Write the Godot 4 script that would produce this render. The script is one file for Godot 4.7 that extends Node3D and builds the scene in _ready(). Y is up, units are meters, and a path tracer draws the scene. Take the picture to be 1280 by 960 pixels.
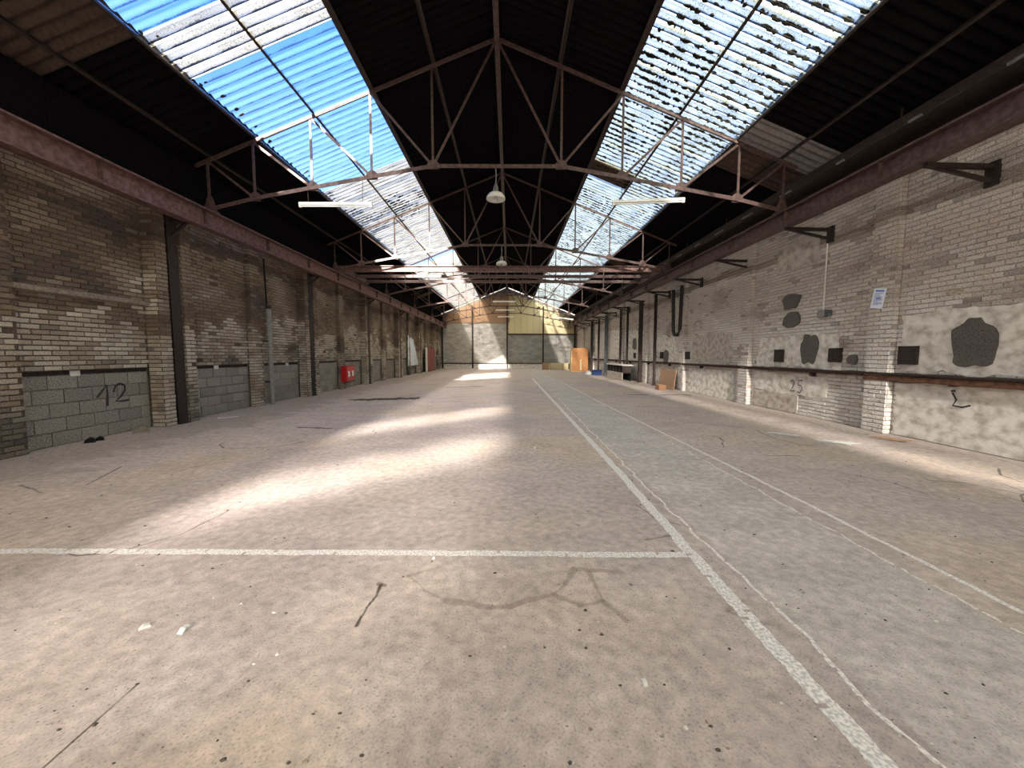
extends Node3D

# ------------------------------------------------------------------ dimensions (metres, y up, the hall runs along -z)
const WL := -6.7           # inner face of the left wall
const WR := 6.55           # inner face of the right wall
const ZE := -37.8          # far end wall
const ZB := 16.3           # wall behind the camera
const RX := -0.25          # ridge
const RY := 7.78
const SL := 0.4            # roof fall per metre
const WAVE := 0.177
const SHEET := 0.885

var M := {}
var rng := RandomNumberGenerator.new()
var used := {}

# ------------------------------------------------------------------ small helpers
func numbered(called: String) -> String:
	if not used.has(called):
		used[called] = 0
		return called
	used[called] += 1
	return "%s_%03d" % [called, used[called]]

func tag(o, label: String, category: String, group := "", kind := ""):
	o.set_meta("label", label)
	o.set_meta("category", category)
	if group != "": o.set_meta("group", group)
	if kind != "": o.set_meta("kind", kind)
	return o

func thing(called: String, label: String, category: String, at := Vector3.ZERO, turn := 0.0, group := "", kind := "") -> Node3D:
	var o := Node3D.new()
	o.name = numbered(called)
	add_child(o)
	o.position = at
	o.rotation.y = turn
	tag(o, label, category, group, kind)
	return o

func part(called: String, mesh: Mesh, m: Material, parent: Node3D) -> MeshInstance3D:
	var o := MeshInstance3D.new()
	o.name = called if parent != self else numbered(called)
	o.mesh = mesh
	o.material_override = m
	parent.add_child(o, true)
	return o

func st0() -> SurfaceTool:
	var s := SurfaceTool.new()
	s.begin(Mesh.PRIMITIVE_TRIANGLES)
	s.set_smooth_group(-1)
	return s

func done(s: SurfaceTool) -> ArrayMesh:
	s.generate_normals()
	return s.commit()

func quad(s: SurfaceTool, a, b, c, d):
	for v in [a, b, c, a, c, d]:
		s.add_vertex(v)

func prism(s: SurfaceTool, poly: PackedVector2Array, t: Transform3D, length: float):
	# polygon in local xy, extruded along local z from 0 to length
	var n := poly.size()
	var cw := Geometry2D.is_polygon_clockwise(poly)
	for i in n:
		var p: Vector2 = poly[i]
		var q: Vector2 = poly[(i + 1) % n]
		var a: Vector3 = t * Vector3(p.x, p.y, 0)
		var b: Vector3 = t * Vector3(q.x, q.y, 0)
		var c: Vector3 = t * Vector3(q.x, q.y, length)
		var d: Vector3 = t * Vector3(p.x, p.y, length)
		if cw: quad(s, a, b, c, d)
		else: quad(s, d, c, b, a)
	var idx := Geometry2D.triangulate_polygon(poly)
	for k in range(0, idx.size(), 3):
		var u: Vector2 = poly[idx[k]]
		var v: Vector2 = poly[idx[k + 1]]
		var w: Vector2 = poly[idx[k + 2]]
		if (v - u).cross(w - u) < 0:
			var tmp := v
			v = w
			w = tmp
		# counter-clockwise u v w seen from +z
		for p in [u, w, v]:
			s.add_vertex(t * Vector3(p.x, p.y, length))
		for p in [u, v, w]:
			s.add_vertex(t * Vector3(p.x, p.y, 0))

func box(s: SurfaceTool, lo: Vector3, hi: Vector3, bevel := 0.0):
	var b := minf(bevel, minf(hi.x - lo.x, hi.y - lo.y) * 0.45)
	var poly := PackedVector2Array()
	if b > 0.0:
		poly = PackedVector2Array([Vector2(lo.x + b, lo.y), Vector2(hi.x - b, lo.y), Vector2(hi.x, lo.y + b), Vector2(hi.x, hi.y - b), Vector2(hi.x - b, hi.y), Vector2(lo.x + b, hi.y), Vector2(lo.x, hi.y - b), Vector2(lo.x, lo.y + b)])
	else:
		poly = PackedVector2Array([Vector2(lo.x, lo.y), Vector2(hi.x, lo.y), Vector2(hi.x, hi.y), Vector2(lo.x, hi.y)])
	prism(s, poly, Transform3D(Basis(), Vector3(0, 0, lo.z)), hi.z - lo.z)

func boxm(lo: Vector3, hi: Vector3, bevel := 0.0) -> ArrayMesh:
	var s := st0()
	box(s, lo, hi, bevel)
	return done(s)

func along(a: Vector3, b: Vector3, up := Vector3.UP) -> Transform3D:
	var z := (b - a).normalized()
	if absf(z.dot(up)) > 0.99: up = Vector3(0, 0, 1)
	var x := up.cross(z).normalized()
	return Transform3D(Basis(x, z.cross(x), z), a)

func bar(s: SurfaceTool, a: Vector3, b: Vector3, w: float, h: float, up := Vector3.UP):
	prism(s, PackedVector2Array([Vector2(-w / 2, -h / 2), Vector2(w / 2, -h / 2), Vector2(w / 2, h / 2), Vector2(-w / 2, h / 2)]), along(a, b, up), a.distance_to(b))

func angle_bar(s: SurfaceTool, a: Vector3, b: Vector3, w: float, t := 0.008, up := Vector3(0, 0, 1)):
	# rolled steel tee of two angles back to back
	var h := w * 0.5
	prism(s, PackedVector2Array([Vector2(-h, h - t), Vector2(-t, h - t), Vector2(-t, -h), Vector2(t, -h), Vector2(t, h - t), Vector2(h, h - t), Vector2(h, h), Vector2(-h, h)]), along(a, b, up), a.distance_to(b))

func barm(a: Vector3, b: Vector3, w: float, h: float, up := Vector3.UP) -> ArrayMesh:
	var s := st0()
	bar(s, a, b, w, h, up)
	return done(s)

func i_poly(w: float, h: float, tf: float, tw: float) -> PackedVector2Array:
	return PackedVector2Array([Vector2(-w / 2, 0), Vector2(w / 2, 0), Vector2(w / 2, tf), Vector2(tw / 2, tf), Vector2(tw / 2, h - tf), Vector2(w / 2, h - tf), Vector2(w / 2, h), Vector2(-w / 2, h), Vector2(-w / 2, h - tf), Vector2(-tw / 2, h - tf), Vector2(-tw / 2, tf), Vector2(-w / 2, tf)])

func tube(s: SurfaceTool, pts: Array, r: float, sides := 8):
	s.set_smooth_group(0)
	var rings := []
	for i in pts.size():
		var d: Vector3 = (pts[mini(i + 1, pts.size() - 1)] - pts[maxi(i - 1, 0)]).normalized()
		var t := along(Vector3.ZERO, d)
		var ring := []
		for k in sides:
			var a := TAU * k / sides
			ring.append(pts[i] + t.basis * Vector3(cos(a) * r, sin(a) * r, 0))
		rings.append(ring)
	for i in pts.size() - 1:
		for k in sides:
			var k2 := (k + 1) % sides
			quad(s, rings[i][k2], rings[i][k], rings[i + 1][k], rings[i + 1][k2])
	s.set_smooth_group(-1)
	for e in [0, pts.size() - 1]:
		for k in range(1, sides - 1):
			var tri := [rings[e][0], rings[e][k], rings[e][k + 1]]
			if e != 0: tri.reverse()
			for v in tri: s.add_vertex(v)

func lathe(s: SurfaceTool, prof: Array, sides := 24, at := Vector3.ZERO):
	# prof: Vector2(radius, y) from bottom to top, outside surface
	s.set_smooth_group(0)
	for i in prof.size() - 1:
		for k in sides:
			var a := TAU * k / sides
			var b := TAU * (k + 1) / sides
			var p: Vector2 = prof[i]
			var q: Vector2 = prof[i + 1]
			quad(s, at + Vector3(cos(a) * p.x, p.y, sin(a) * p.x), at + Vector3(cos(b) * p.x, p.y, sin(b) * p.x), at + Vector3(cos(b) * q.x, q.y, sin(b) * q.x), at + Vector3(cos(a) * q.x, q.y, sin(a) * q.x))
	s.set_smooth_group(-1)

func tubem(pts: Array, r: float, sides := 8) -> ArrayMesh:
	var s := st0()
	tube(s, pts, r, sides)
	return done(s)

# ------------------------------------------------------------------ textures and materials
func noise(seed_: int, freq: float, oct := 4, kind := FastNoiseLite.TYPE_SIMPLEX_SMOOTH) -> FastNoiseLite:
	var n := FastNoiseLite.new()
	n.seed = seed_
	n.frequency = freq
	n.noise_type = kind
	n.fractal_octaves = oct
	return n

func ramp_tex(seed_: int, freq: float, stops: Array, size := 512, oct := 5, bump := false) -> ImageTexture:
	# seamless noise mapped through colour stops [[position, colour], ...]
	var im := noise(seed_, freq, oct).get_seamless_image(size, size)
	im.convert(Image.FORMAT_L8)
	var src := im.get_data()
	var lut := []
	for v in 256:
		var x := v / 255.0
		var c: Color = stops[0][1]
		for k in stops.size() - 1:
			if x >= stops[k][0]:
				c = (stops[k][1] as Color).lerp(stops[k + 1][1], clampf((x - stops[k][0]) / maxf(stops[k + 1][0] - stops[k][0], 1e-4), 0, 1))
		lut.append([int(c.r * 255), int(c.g * 255), int(c.b * 255), int(c.a * 255)])
	var out := PackedByteArray()
	out.resize(src.size() * 4)
	for i in src.size():
		var e: Array = lut[src[i]]
		out[i * 4] = e[0]
		out[i * 4 + 1] = e[1]
		out[i * 4 + 2] = e[2]
		out[i * 4 + 3] = e[3]
	return ImageTexture.create_from_image(Image.create_from_data(size, size, false, Image.FORMAT_RGBA8, out))

func gray(v: float, a := 1.0) -> Color:
	return Color(v, v, v, a)

func mat(c: Color, rough := 0.8, tex: Texture2D = null, scale := 1.0, metal := 0.0) -> StandardMaterial3D:
	var m := StandardMaterial3D.new()
	m.albedo_color = c
	m.roughness = rough
	m.metallic = metal
	if tex:
		m.albedo_texture = tex
		m.uv1_triplanar = true
		m.uv1_world_triplanar = true
		m.uv1_scale = Vector3.ONE * scale
	return m

func relief(m: StandardMaterial3D, tex: Texture2D, cm: float) -> StandardMaterial3D:
	m.heightmap_enabled = true
	m.heightmap_texture = tex
	m.heightmap_scale = cm
	return m

func make_materials():
	var grain := ramp_tex(11, 0.035, [[0.0, gray(0.72)], [0.45, gray(0.9)], [0.7, gray(1.0)], [1.0, gray(1.0)]])
	var fine := ramp_tex(12, 0.09, [[0.0, gray(0.6)], [0.5, gray(0.9)], [1.0, gray(1.0)]])
	var rust := ramp_tex(13, 0.02, [[0.0, Color(0.62, 0.52, 0.48)], [0.42, Color(0.84, 0.76, 0.72)], [0.6, Color(0.96, 0.92, 0.91)], [1.0, Color(1, 1, 1)]])
	var streak := ramp_tex(14, 0.02, [[0.0, Color(0.70, 0.67, 0.63)], [0.4, Color(0.87, 0.86, 0.84)], [0.65, Color(0.95, 0.945, 0.935)], [1.0, Color(1, 1, 1)]])
	M.fine = fine
	M.grain = grain
	M.rust = rust
	M.steel = relief(mat(Color(0.335, 0.265, 0.255), 0.62, rust, 0.9), fine, 0.3)            # oxide-red painted steel, grimy
	M.steel_pink = relief(mat(Color(0.44, 0.345, 0.325), 0.6, rust, 0.7), fine, 0.3)
	M.steel_dark = relief(mat(Color(0.20, 0.155, 0.135), 0.7, rust, 1.1), fine, 0.3)
	M.steel_blue = mat(Color(0.36, 0.42, 0.45), 0.5, rust, 1.0)
	M.soot = relief(mat(Color(0.085, 0.08, 0.085), 0.95, grain, 0.6), fine, 0.4)          # soot-black fibre cement
	M.lit_and_plain_brown = relief(mat(Color(0.33, 0.28, 0.25), 0.95, grain, 0.6), fine, 0.4)  # lighter copy of the roof black for lit sheets; plain brown for patches
	M.board_dark = relief(mat(Color(0.16, 0.13, 0.115), 0.95, grain, 0.6), fine, 0.4)
	M.fibre = relief(mat(Color(0.52, 0.5, 0.49), 0.95, grain, 0.6), fine, 0.4)
	M.mortar_left = relief(mat(Color(0.36, 0.31, 0.26), 0.95, grain, 1.2), fine, 1.0)
	M.mortar_right = relief(mat(Color(0.72, 0.66, 0.61), 0.95, grain, 1.2), fine, 1.0)
	M.plaster = relief(mat(Color(0.90, 0.885, 0.87), 0.92, streak, 0.45), grain, 0.8)
	(M.plaster as StandardMaterial3D).uv1_scale = Vector3(0.4, 0.5, 0.4)
	M.plaster_grey = relief(mat(Color(0.76, 0.73, 0.70), 0.92, streak, 0.45), grain, 0.8)
	(M.plaster_grey as StandardMaterial3D).uv1_scale = Vector3(0.4, 0.5, 0.4)
	for k in ["soot", "lit_and_plain_brown"]: M[k].metallic_specular = 0.1
	M.cement_dark = relief(mat(Color(0.41, 0.385, 0.365), 0.95, fine, 0.6), fine, 0.8)
	M.concrete = relief(mat(Color(0.56, 0.52, 0.47), 0.95, grain, 0.8), fine, 0.6)
	M.white_paint = mat(Color(0.97, 0.95, 0.94), 0.85, grain, 2.5)
	M.white = mat(Color(0.88, 0.88, 0.86), 0.5)
	M.black_paint = mat(Color(0.10, 0.10, 0.10), 0.8, fine, 2.0)
	M.grey_paint = mat(Color(0.22, 0.22, 0.23), 0.8, fine, 2.0)
	M.red = mat(Color(0.70, 0.07, 0.07), 0.4)
	M.red_dull = mat(Color(0.50, 0.12, 0.10), 0.6, grain, 0.6)
	M.pvc = mat(Color(0.55, 0.54, 0.53), 0.5, grain, 0.8)
	M.wood = mat(Color(0.72, 0.50, 0.30), 0.7, grain, 0.7)
	M.ply = mat(Color(0.66, 0.53, 0.42), 0.8, grain, 0.7)
	M.card = mat(Color(0.68, 0.50, 0.36), 0.9, fine, 1.0)
	M.cream = mat(Color(0.84, 0.78, 0.62), 0.7, grain, 0.6)
	M.blue = mat(Color(0.07, 0.22, 0.45), 0.5)
	M.dark = mat(Color(0.05, 0.045, 0.045), 0.9)
	M.paper = mat(Color(0.96, 0.95, 0.93), 0.9, fine, 1.0)
	M.enamel = mat(Color(0.80, 0.80, 0.77), 0.25)
	M.enamel_top = mat(Color(0.42, 0.42, 0.40), 0.35, grain, 1.5)
	M.glass = mat(Color(0.9, 0.92, 0.9, 0.25), 0.1)
	M.glass.transparency = BaseMaterial3D.TRANSPARENCY_ALPHA
	M.tubeglass = mat(Color(0.93, 0.93, 0.92), 0.3)
	M.brick = relief(mat(Color(1, 1, 1), 0.95, ramp_tex(15, 0.05, [[0.0, gray(0.5)], [0.4, gray(0.85)], [1.0, gray(1.0)]]), 1.7), grain, 0.8)
	M.brick.vertex_color_use_as_albedo = true
	M.moss = mat(Color(1, 1, 1), 1.0, fine, 3.0)
	M.moss.vertex_color_use_as_albedo = true
	M.grit = mat(Color(1, 1, 1), 0.9)
	M.grit.vertex_color_use_as_albedo = true
	# roof lights: clear corrugated plastic with valley lines for dirt and painted grazing-angle shading of the ribs, and weathered glass fibre sheets
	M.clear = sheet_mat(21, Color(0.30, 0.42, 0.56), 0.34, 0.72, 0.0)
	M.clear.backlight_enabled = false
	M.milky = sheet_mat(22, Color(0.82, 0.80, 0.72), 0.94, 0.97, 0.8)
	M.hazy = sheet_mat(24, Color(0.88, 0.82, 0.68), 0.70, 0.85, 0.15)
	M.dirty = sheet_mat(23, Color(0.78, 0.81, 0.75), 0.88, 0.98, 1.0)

func sheet_mat(seed_: int, c: Color, a_film: float, a_line: float, speck: float) -> StandardMaterial3D:
	# u runs across the waves of one sheet (five waves), v down the slope
	var w := 512
	var h := 512
	var out := PackedByteArray()
	out.resize(w * h * 4)
	var n1 := noise(seed_, 0.012, 3)
	var n2 := noise(seed_ + 1, 0.11, 3)
	var n3 := noise(seed_ + 2, 0.3, 2)
	for y in h:
		for x in w:
			var u := float(x) / w
			var ph := fposmod(u * 5.25, 1.0)
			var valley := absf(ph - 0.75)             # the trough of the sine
			var big := n1.get_noise_2d(x, y * 0.4)
			var mid := n2.get_noise_2d(x, y * 0.5)
			var fin := n3.get_noise_2d(x, y)
			var a := a_film + 0.05 * big
			var col := c
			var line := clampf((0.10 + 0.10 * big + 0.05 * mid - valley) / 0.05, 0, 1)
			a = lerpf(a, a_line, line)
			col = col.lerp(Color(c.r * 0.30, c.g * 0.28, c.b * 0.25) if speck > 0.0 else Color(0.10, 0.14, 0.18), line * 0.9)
			if speck > 0.0:
				var s := clampf((mid * 0.6 + fin * 0.8 + big * 0.25 - 0.34) / 0.14, 0, 1) * speck
				col = col.lerp(Color(0.16, 0.15, 0.10), s)
				a = lerpf(a, 1.0, s)
			var i := (y * w + x) * 4
			out[i] = int(clampf(col.r + 0.04 * mid, 0, 1) * 255)
			out[i + 1] = int(clampf(col.g + 0.04 * mid, 0, 1) * 255)
			out[i + 2] = int(clampf(col.b + 0.03 * mid, 0, 1) * 255)
			out[i + 3] = int(clampf(a, 0, 1) * 255)
	var m := StandardMaterial3D.new()
	m.albedo_texture = ImageTexture.create_from_image(Image.create_from_data(w, h, false, Image.FORMAT_RGBA8, out))
	m.roughness = 0.4
	m.transparency = BaseMaterial3D.TRANSPARENCY_ALPHA
	m.cull_mode = BaseMaterial3D.CULL_DISABLED
	m.backlight_enabled = true
	m.backlight = Color(1, 1, 1)
	return m

# ------------------------------------------------------------------ floor
func stamp_path(buf: PackedByteArray, w: int, h: int, ox: float, oz: float, sx: float, sz: float, pts: Array, half: float, col: Color, k: float, wob: FastNoiseLite):
	# blends colour along a polyline given in world x,z; half = half width in metres
	for i in pts.size() - 1:
		var a: Vector2 = pts[i]
		var b: Vector2 = pts[i + 1]
		var x0 := clampi(int((minf(a.x, b.x) - half * 3 - 0.1 - ox) / sx), 0, w)
		var x1 := clampi(int((maxf(a.x, b.x) + half * 3 + 0.1 - ox) / sx) + 1, 0, w)
		var y0 := clampi(int((oz - maxf(a.y, b.y) - half * 3 - 0.1) / sz), 0, h)
		var y1 := clampi(int((oz - minf(a.y, b.y) + half * 3 + 0.1) / sz) + 1, 0, h)
		for y in range(y0, y1):
			for x in range(x0, x1):
				var p := Vector2(ox + (x + 0.5) * sx, oz - (y + 0.5) * sz)
				var wo := wob.get_noise_2d(p.x * 100, p.y * 100)
				p += Vector2(wo, wob.get_noise_2d(p.y * 100 + 300, p.x * 100)) * minf(0.035, 0.006 + half * 0.6)
				var d := p.distance_to(Geometry2D.get_closest_point_to_segment(p, a, b))
				var hw := half * (1.0 + wo * 0.9)
				var f := clampf((hw - d) / maxf(half * 0.4, 0.004) + 0.5, 0, 1) * k
				if f > 0.0:
					var q := (y * w + x) * 3
					buf[q] = int(lerpf(buf[q], col.r * 255, f))
					buf[q + 1] = int(lerpf(buf[q + 1], col.g * 255, f))
					buf[q + 2] = int(lerpf(buf[q + 2], col.b * 255, f))

func floor_slab(parent: Node3D, z0: float, z1: float, w: int, h: int, features: Array):
	var ox := WL - 0.3
	var sx := (WR - WL + 0.6) / w
	var sz := (z0 - z1) / h
	var buf := PackedByteArray()
	buf.resize(w * h * 3)
	var n1 := noise(31, 0.35, 3)
	var n2 := noise(32, 1.7, 3)
	var n3 := noise(33, 9.0, 3)
	var step := 4
	# coarse colour on a grid of every fourth pixel, fine mottling on every pixel
	var gw := w / step + 2
	var gh := h / step + 2
	var coarse := PackedVector3Array()
	coarse.resize(gw * gh)
	for gy in gh:
		for gx in gw:
			var x := ox + gx * step * sx
			var z := z0 - gy * step * sz
			var a := n1.get_noise_2d(x, z)
			var b := n2.get_noise_2d(x * 0.7, z)
			var c := Vector3(0.80, 0.745, 0.72)                              # trodden beige screed
			c = c.lerp(Vector3(0.82, 0.75, 0.695), clampf(a * 1.6, 0, 1))          # ochre dust
			c = c.lerp(Vector3(0.755, 0.70, 0.69), clampf(-a * 1.6, 0, 1) * 0.8)   # mauve-grey
			c *= 1.0 + 0.07 * b
			var edge := 0.02 * n2.get_noise_2d(x * 3 + 40, z * 3)
			var grey := clampf((x - 1.43 - edge) / 0.03, 0, 1) * clampf((2.49 + edge * 1.5 - x) / 0.04, 0, 1)
			c = c.lerp(Vector3(0.805, 0.77, 0.755) * (1.0 + 0.08 * b), grey)       # cast concrete strip
			# blotchy darker margins along the walls
			var m := clampf((maxf(WL + 1.7 - x, x - WR + 1.3) + 0.9 * b + 0.5 * a) / 0.5, 0, 1)
			c = c.lerp(Vector3(0.62, 0.58, 0.545), m * 0.6)
			coarse[gy * gw + gx] = c * 255.0
	for y in h:
		var gy := y / step
		for x in w:
			var c: Vector3 = coarse[gy * gw + x / step]
			var f := 1.0 + 0.09 * n3.get_noise_2d((ox + x * sx), (z0 - y * sz))
			var q := (y * w + x) * 3
			buf[q] = mini(255, int(c.x * f))
			buf[q + 1] = mini(255, int(c.y * f))
			buf[q + 2] = mini(255, int(c.z * f))
	var wob := noise(35, 0.03, 3)
	for f in features:
		stamp_path(buf, w, h, ox, z0, sx, sz, f[0], f[1], f[2], f[3], wob)
	var m := StandardMaterial3D.new()
	m.albedo_texture = ImageTexture.create_from_image(Image.create_from_data(w, h, false, Image.FORMAT_RGB8, buf))
	m.roughness = 0.82
	m.metallic_specular = 0.35
	m.detail_enabled = true
	m.detail_blend_mode = BaseMaterial3D.BLEND_MODE_MUL
	m.detail_uv_layer = BaseMaterial3D.DETAIL_UV_2
	m.detail_albedo = M.pits
	m.uv2_scale = Vector3.ONE
	var s := st0()
	var lo := Vector3(ox, -0.25, z1)
	var hi := Vector3(WR + 0.3, 0, z0)
	var v := [Vector3(lo.x, 0, hi.z), Vector3(hi.x, 0, hi.z), Vector3(hi.x, 0, lo.z), Vector3(lo.x, 0, lo.z)]
	var uv := [Vector2(0, 0), Vector2(1, 0), Vector2(1, 1), Vector2(0, 1)]
	for k in [0, 3, 2, 0, 2, 1]:
		s.set_uv(uv[k])
		s.set_uv2(Vector2(v[k].x, -v[k].z) / 1.7)
		s.add_vertex(v[k])
	s.set_uv(Vector2(0.5, 0.5))
	s.set_uv2(Vector2.ZERO)
	quad(s, lo, Vector3(hi.x, lo.y, lo.z), Vector3(hi.x, lo.y, hi.z), Vector3(lo.x, lo.y, hi.z))
	part("concrete_slab", done(s), m, parent)

func painted_line(parent: Node3D, pts: Array, width: float, m: Material, jit: float, gap: float, seed_: int):
	# a worn painted stripe, broken where the paint has gone
	var r := RandomNumberGenerator.new()
	r.seed = seed_
	var n := noise(seed_, 1.3, 3)
	var s := st0()
	for i in pts.size() - 1:
		var a: Vector2 = pts[i]
		var b: Vector2 = pts[i + 1]
		var len_ := a.distance_to(b)
		var dir := (b - a).normalized()
		var nor := Vector2(-dir.y, dir.x)
		var cells := int(len_ / 0.02)
		for side: int in [-1, 1]:
			var prev := []
			for k in cells + 1:
				var t := a + dir * (len_ * k / cells)
				var wv := n.get_noise_2d(t.x * 2, t.y * 2) * jit * 1.2
				var ed := width * 0.5 * (1.0 + n.get_noise_2d(t.x * 14 + side * 50, t.y * 14) * 0.22 + r.randf_range(-1, 1) * jit * 1.5)
				var p0 := t + nor * wv
				var p1 := p0 + nor * side * ed
				var cur := [Vector3(p0.x, 0.002, p0.y), Vector3(p1.x, 0.002, p1.y)]
				if prev.size() and n.get_noise_2d(t.x * 9, t.y * 9 + side * 70) * 0.8 + r.randf_range(-0.12, 0.12) > gap - 0.55:
					if side > 0: quad(s, prev[0], cur[0], cur[1], prev[1])
					else: quad(s, prev[0], prev[1], cur[1], cur[0])
				prev = cur
	part("painted_line", done(s), m, parent)

func build_floor():
	var f := thing("floor", "dusty beige concrete floor with worn white lines and a grey strip", "floor", Vector3.ZERO, 0, "", "structure")
	# pits, grit marks and sand grains in the screed, 1.7 m repeat
	M.pits = pits_tex()
	var dk := Color(0.30, 0.265, 0.235)
	var sm := Color(0.63, 0.565, 0.525)
	var feats := [
		[[Vector2(-0.34, -2.06), Vector2(-0.1, -2.0), Vector2(0.01, -2.0), Vector2(0.24, -2.11), Vector2(0.32, -2.2), Vector2(0.42, -2.36), Vector2(0.7, -2.33)], 0.018, sm, 0.55],
		[[Vector2(0.24, -2.11), Vector2(0.38, -2.02), Vector2(0.51, -2.05), Vector2(0.59, -1.89)], 0.02, sm, 0.5],
		[[Vector2(0.5, -2.34), Vector2(0.51, -2.05)], 0.012, sm, 0.5],
		[[Vector2(-0.34, -2.06), Vector2(-0.5, -2.15), Vector2(-0.62, -2.3), Vector2(-0.45, -2.4)], 0.012, sm, 0.4],
		[[Vector2(-0.76, -2.2), Vector2(-0.755, -2.1), Vector2(-0.775, -2.0), Vector2(-0.77, -1.86)], 0.009, Color(0.30, 0.26, 0.23), 0.85],
		[[Vector2(-0.775, -2.215), Vector2(-0.735, -2.195)], 0.012, dk, 0.45],
		[[Vector2(-0.75, -2.15), Vector2(-0.76, -1.9)], 0.004, Color(0.86, 0.82, 0.77), 0.7],
		[[Vector2(-1.54, -1.52), Vector2(-1.54, -0.3)], 0.003, dk, 0.9],
		[[Vector2(2.92, -7.25), Vector2(5.0, -7.14)], 0.012, Color(0.80, 0.77, 0.72), 0.8],
		[[Vector2(1.45, -3.6), Vector2(2.5, -3.62)], 0.012, Color(0.80, 0.77, 0.72), 0.5],
		[[Vector2(1.45, -5.4), Vector2(2.5, -5.42)], 0.012, Color(0.80, 0.77, 0.72), 0.5],
		[[Vector2(-4.5, -11.6), Vector2(-3.0, -12.0)], 0.24, Color(0.22, 0.20, 0.19), 0.85],
		[[Vector2(-3.9, -7.2), Vector2(-3.3, -7.1)], 0.05, dk, 0.7],
		[[Vector2(3.9, -13.1), Vector2(4.6, -13.0)], 0.07, dk, 0.85],
		[[Vector2(5.1, -13.0), Vector2(6.0, -12.9)], 0.10, dk, 0.85],
		[[Vector2(-2.5, -16.0), Vector2(-1.2, -16.4)], 0.12, dk, 0.5],
		[[Vector2(1.36, -3.0), Vector2(1.2, -3.15), Vector2(1.15, -3.4)], 0.010, dk, 0.35],
		[[Vector2(1.0, -2.75), Vector2(1.2, -2.82)], 0.012, dk, 0.35],
		[[Vector2(1.32, -1.85), Vector2(1.15, -1.95), Vector2(1.3, -2.05)], 0.01, sm, 0.5],
	]
	# map cracking near the walls and old saw cuts
	var r := RandomNumberGenerator.new()
	r.seed = 5
	for k in 46:
		var left := k % 2 == 0
		var p := Vector2(r.randf_range(-6.4, -2.6) if left else r.randf_range(2.8, 6.3), r.randf_range(-8.5, -2.0))
		var pts := [p]
		var ang := r.randf() * TAU
		for j in r.randi_range(2, 5):
			ang += r.randf_range(-0.9, 0.9)
			p += Vector2(cos(ang), sin(ang)) * r.randf_range(0.12, 0.45)
			pts.append(p)
		feats.append([pts, r.randf_range(0.004, 0.010), dk if r.randf() < 0.6 else Color(0.78, 0.74, 0.68), r.randf_range(0.35, 0.7)])
	for k in 26:
		var p := Vector2(r.randf_range(-3, 3), r.randf_range(-6, -1.0))
		feats.append([[p, p + Vector2(r.randf_range(-0.02, 0.02), r.randf_range(-0.015, 0.015))], r.randf_range(0.002, 0.007), dk, 0.5])
	for k in 26:     # old scuffs and damp marks
		var p := Vector2(r.randf_range(-6, 6), r.randf_range(-20, -0.8))
		feats.append([[p, p + Vector2(r.randf_range(-0.5, 0.5), r.randf_range(-0.25, 0.25))], r.randf_range(0.06, 0.2), sm if r.randf() < 0.7 else Color(0.78, 0.72, 0.65), 0.22])
	floor_slab(f, 1.5, -9.5, 2048, 1800, feats)
	floor_slab(f, -9.5, ZE - 0.3, 1024, 1400, feats)
	floor_slab(f, ZB + 0.3, 1.5, 512, 512, [])
	painted_line(f, [Vector2(1.215, 2.0), Vector2(1.24, -2.53), Vector2(1.27, -4.9), Vector2(1.29, -22.0)], 0.085, M.white_paint, 0.012, 0.12, 3)
	painted_line(f, [Vector2(-6.3, -2.66), Vector2(-3.13, -2.61), Vector2(-0.51, -2.57), Vector2(1.20, -2.53)], 0.07, M.white_paint, 0.01, 0.12, 4)
	painted_line(f, [Vector2(1.40, 1.0), Vector2(1.41, -1.4), Vector2(1.43, -2.1), Vector2(1.40, -3.3), Vector2(1.42, -5.0), Vector2(1.50, -12.0)], 0.022, M.white_paint, 0.03, 0.2, 6)
	painted_line(f, [Vector2(2.71, 1.0), Vector2(2.71, -3.2), Vector2(2.68, -5.5), Vector2(2.57, -11), Vector2(2.55, -20)], 0.04, M.white_paint, 0.012, 0.15, 7)
	painted_line(f, [Vector2(2.50, -1.0), Vector2(2.49, -6.0)], 0.02, M.white_paint, 0.03, 0.42, 8)
	# loose grit and crumbs
	var mm := MultiMesh.new()
	mm.transform_format = MultiMesh.TRANSFORM_3D
	mm.use_colors = true
	var s := st0()
	var pk := [Vector3(1, 0, 0), Vector3(0.3, 0, 0.9), Vector3(-0.8, 0, 0.5), Vector3(-0.7, 0, -0.6), Vector3(0.4, 0, -0.9)]
	for k in 5:
		var a: Vector3 = pk[k]
		var b: Vector3 = pk[(k + 1) % 5]
		var au := Vector3(a.x * 0.6, 0.8, a.z * 0.5)
		var bu := Vector3(b.x * 0.6, 0.8, b.z * 0.5)
		quad(s, b, a, au, bu)
		for v in [au, Vector3(0.05, 0.9, 0), bu]: s.add_vertex(v)
	mm.mesh = done(s)
	mm.instance_count = 2600
	r.seed = 77
	for k in 2600:
		var dd := 0.8 + 16.0 * pow(r.randf(), 1.7)
		var x := r.randf_range(-6.5, 6.4)
		if r.randf() < 0.5: x = r.randf_range(-1.3, 1.3) * minf(dd, 5.0)
		x = clampf(x, WL + 0.3, WR - 0.3)
		var sz := 0.0025 + 0.008 * pow(r.randf(), 4.0)
		mm.set_instance_transform(k, Transform3D(Basis(Vector3.UP, r.randf() * TAU).scaled(Vector3(sz * r.randf_range(0.7, 1.8), sz * 0.7, sz)), Vector3(x, 0, -dd)))
		var g := r.randf()
		mm.set_instance_color(k, Color(0.75, 0.72, 0.66) if g < 0.25 else (Color(0.10, 0.085, 0.07) if g < 0.75 else Color(0.36, 0.29, 0.23)))
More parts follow.
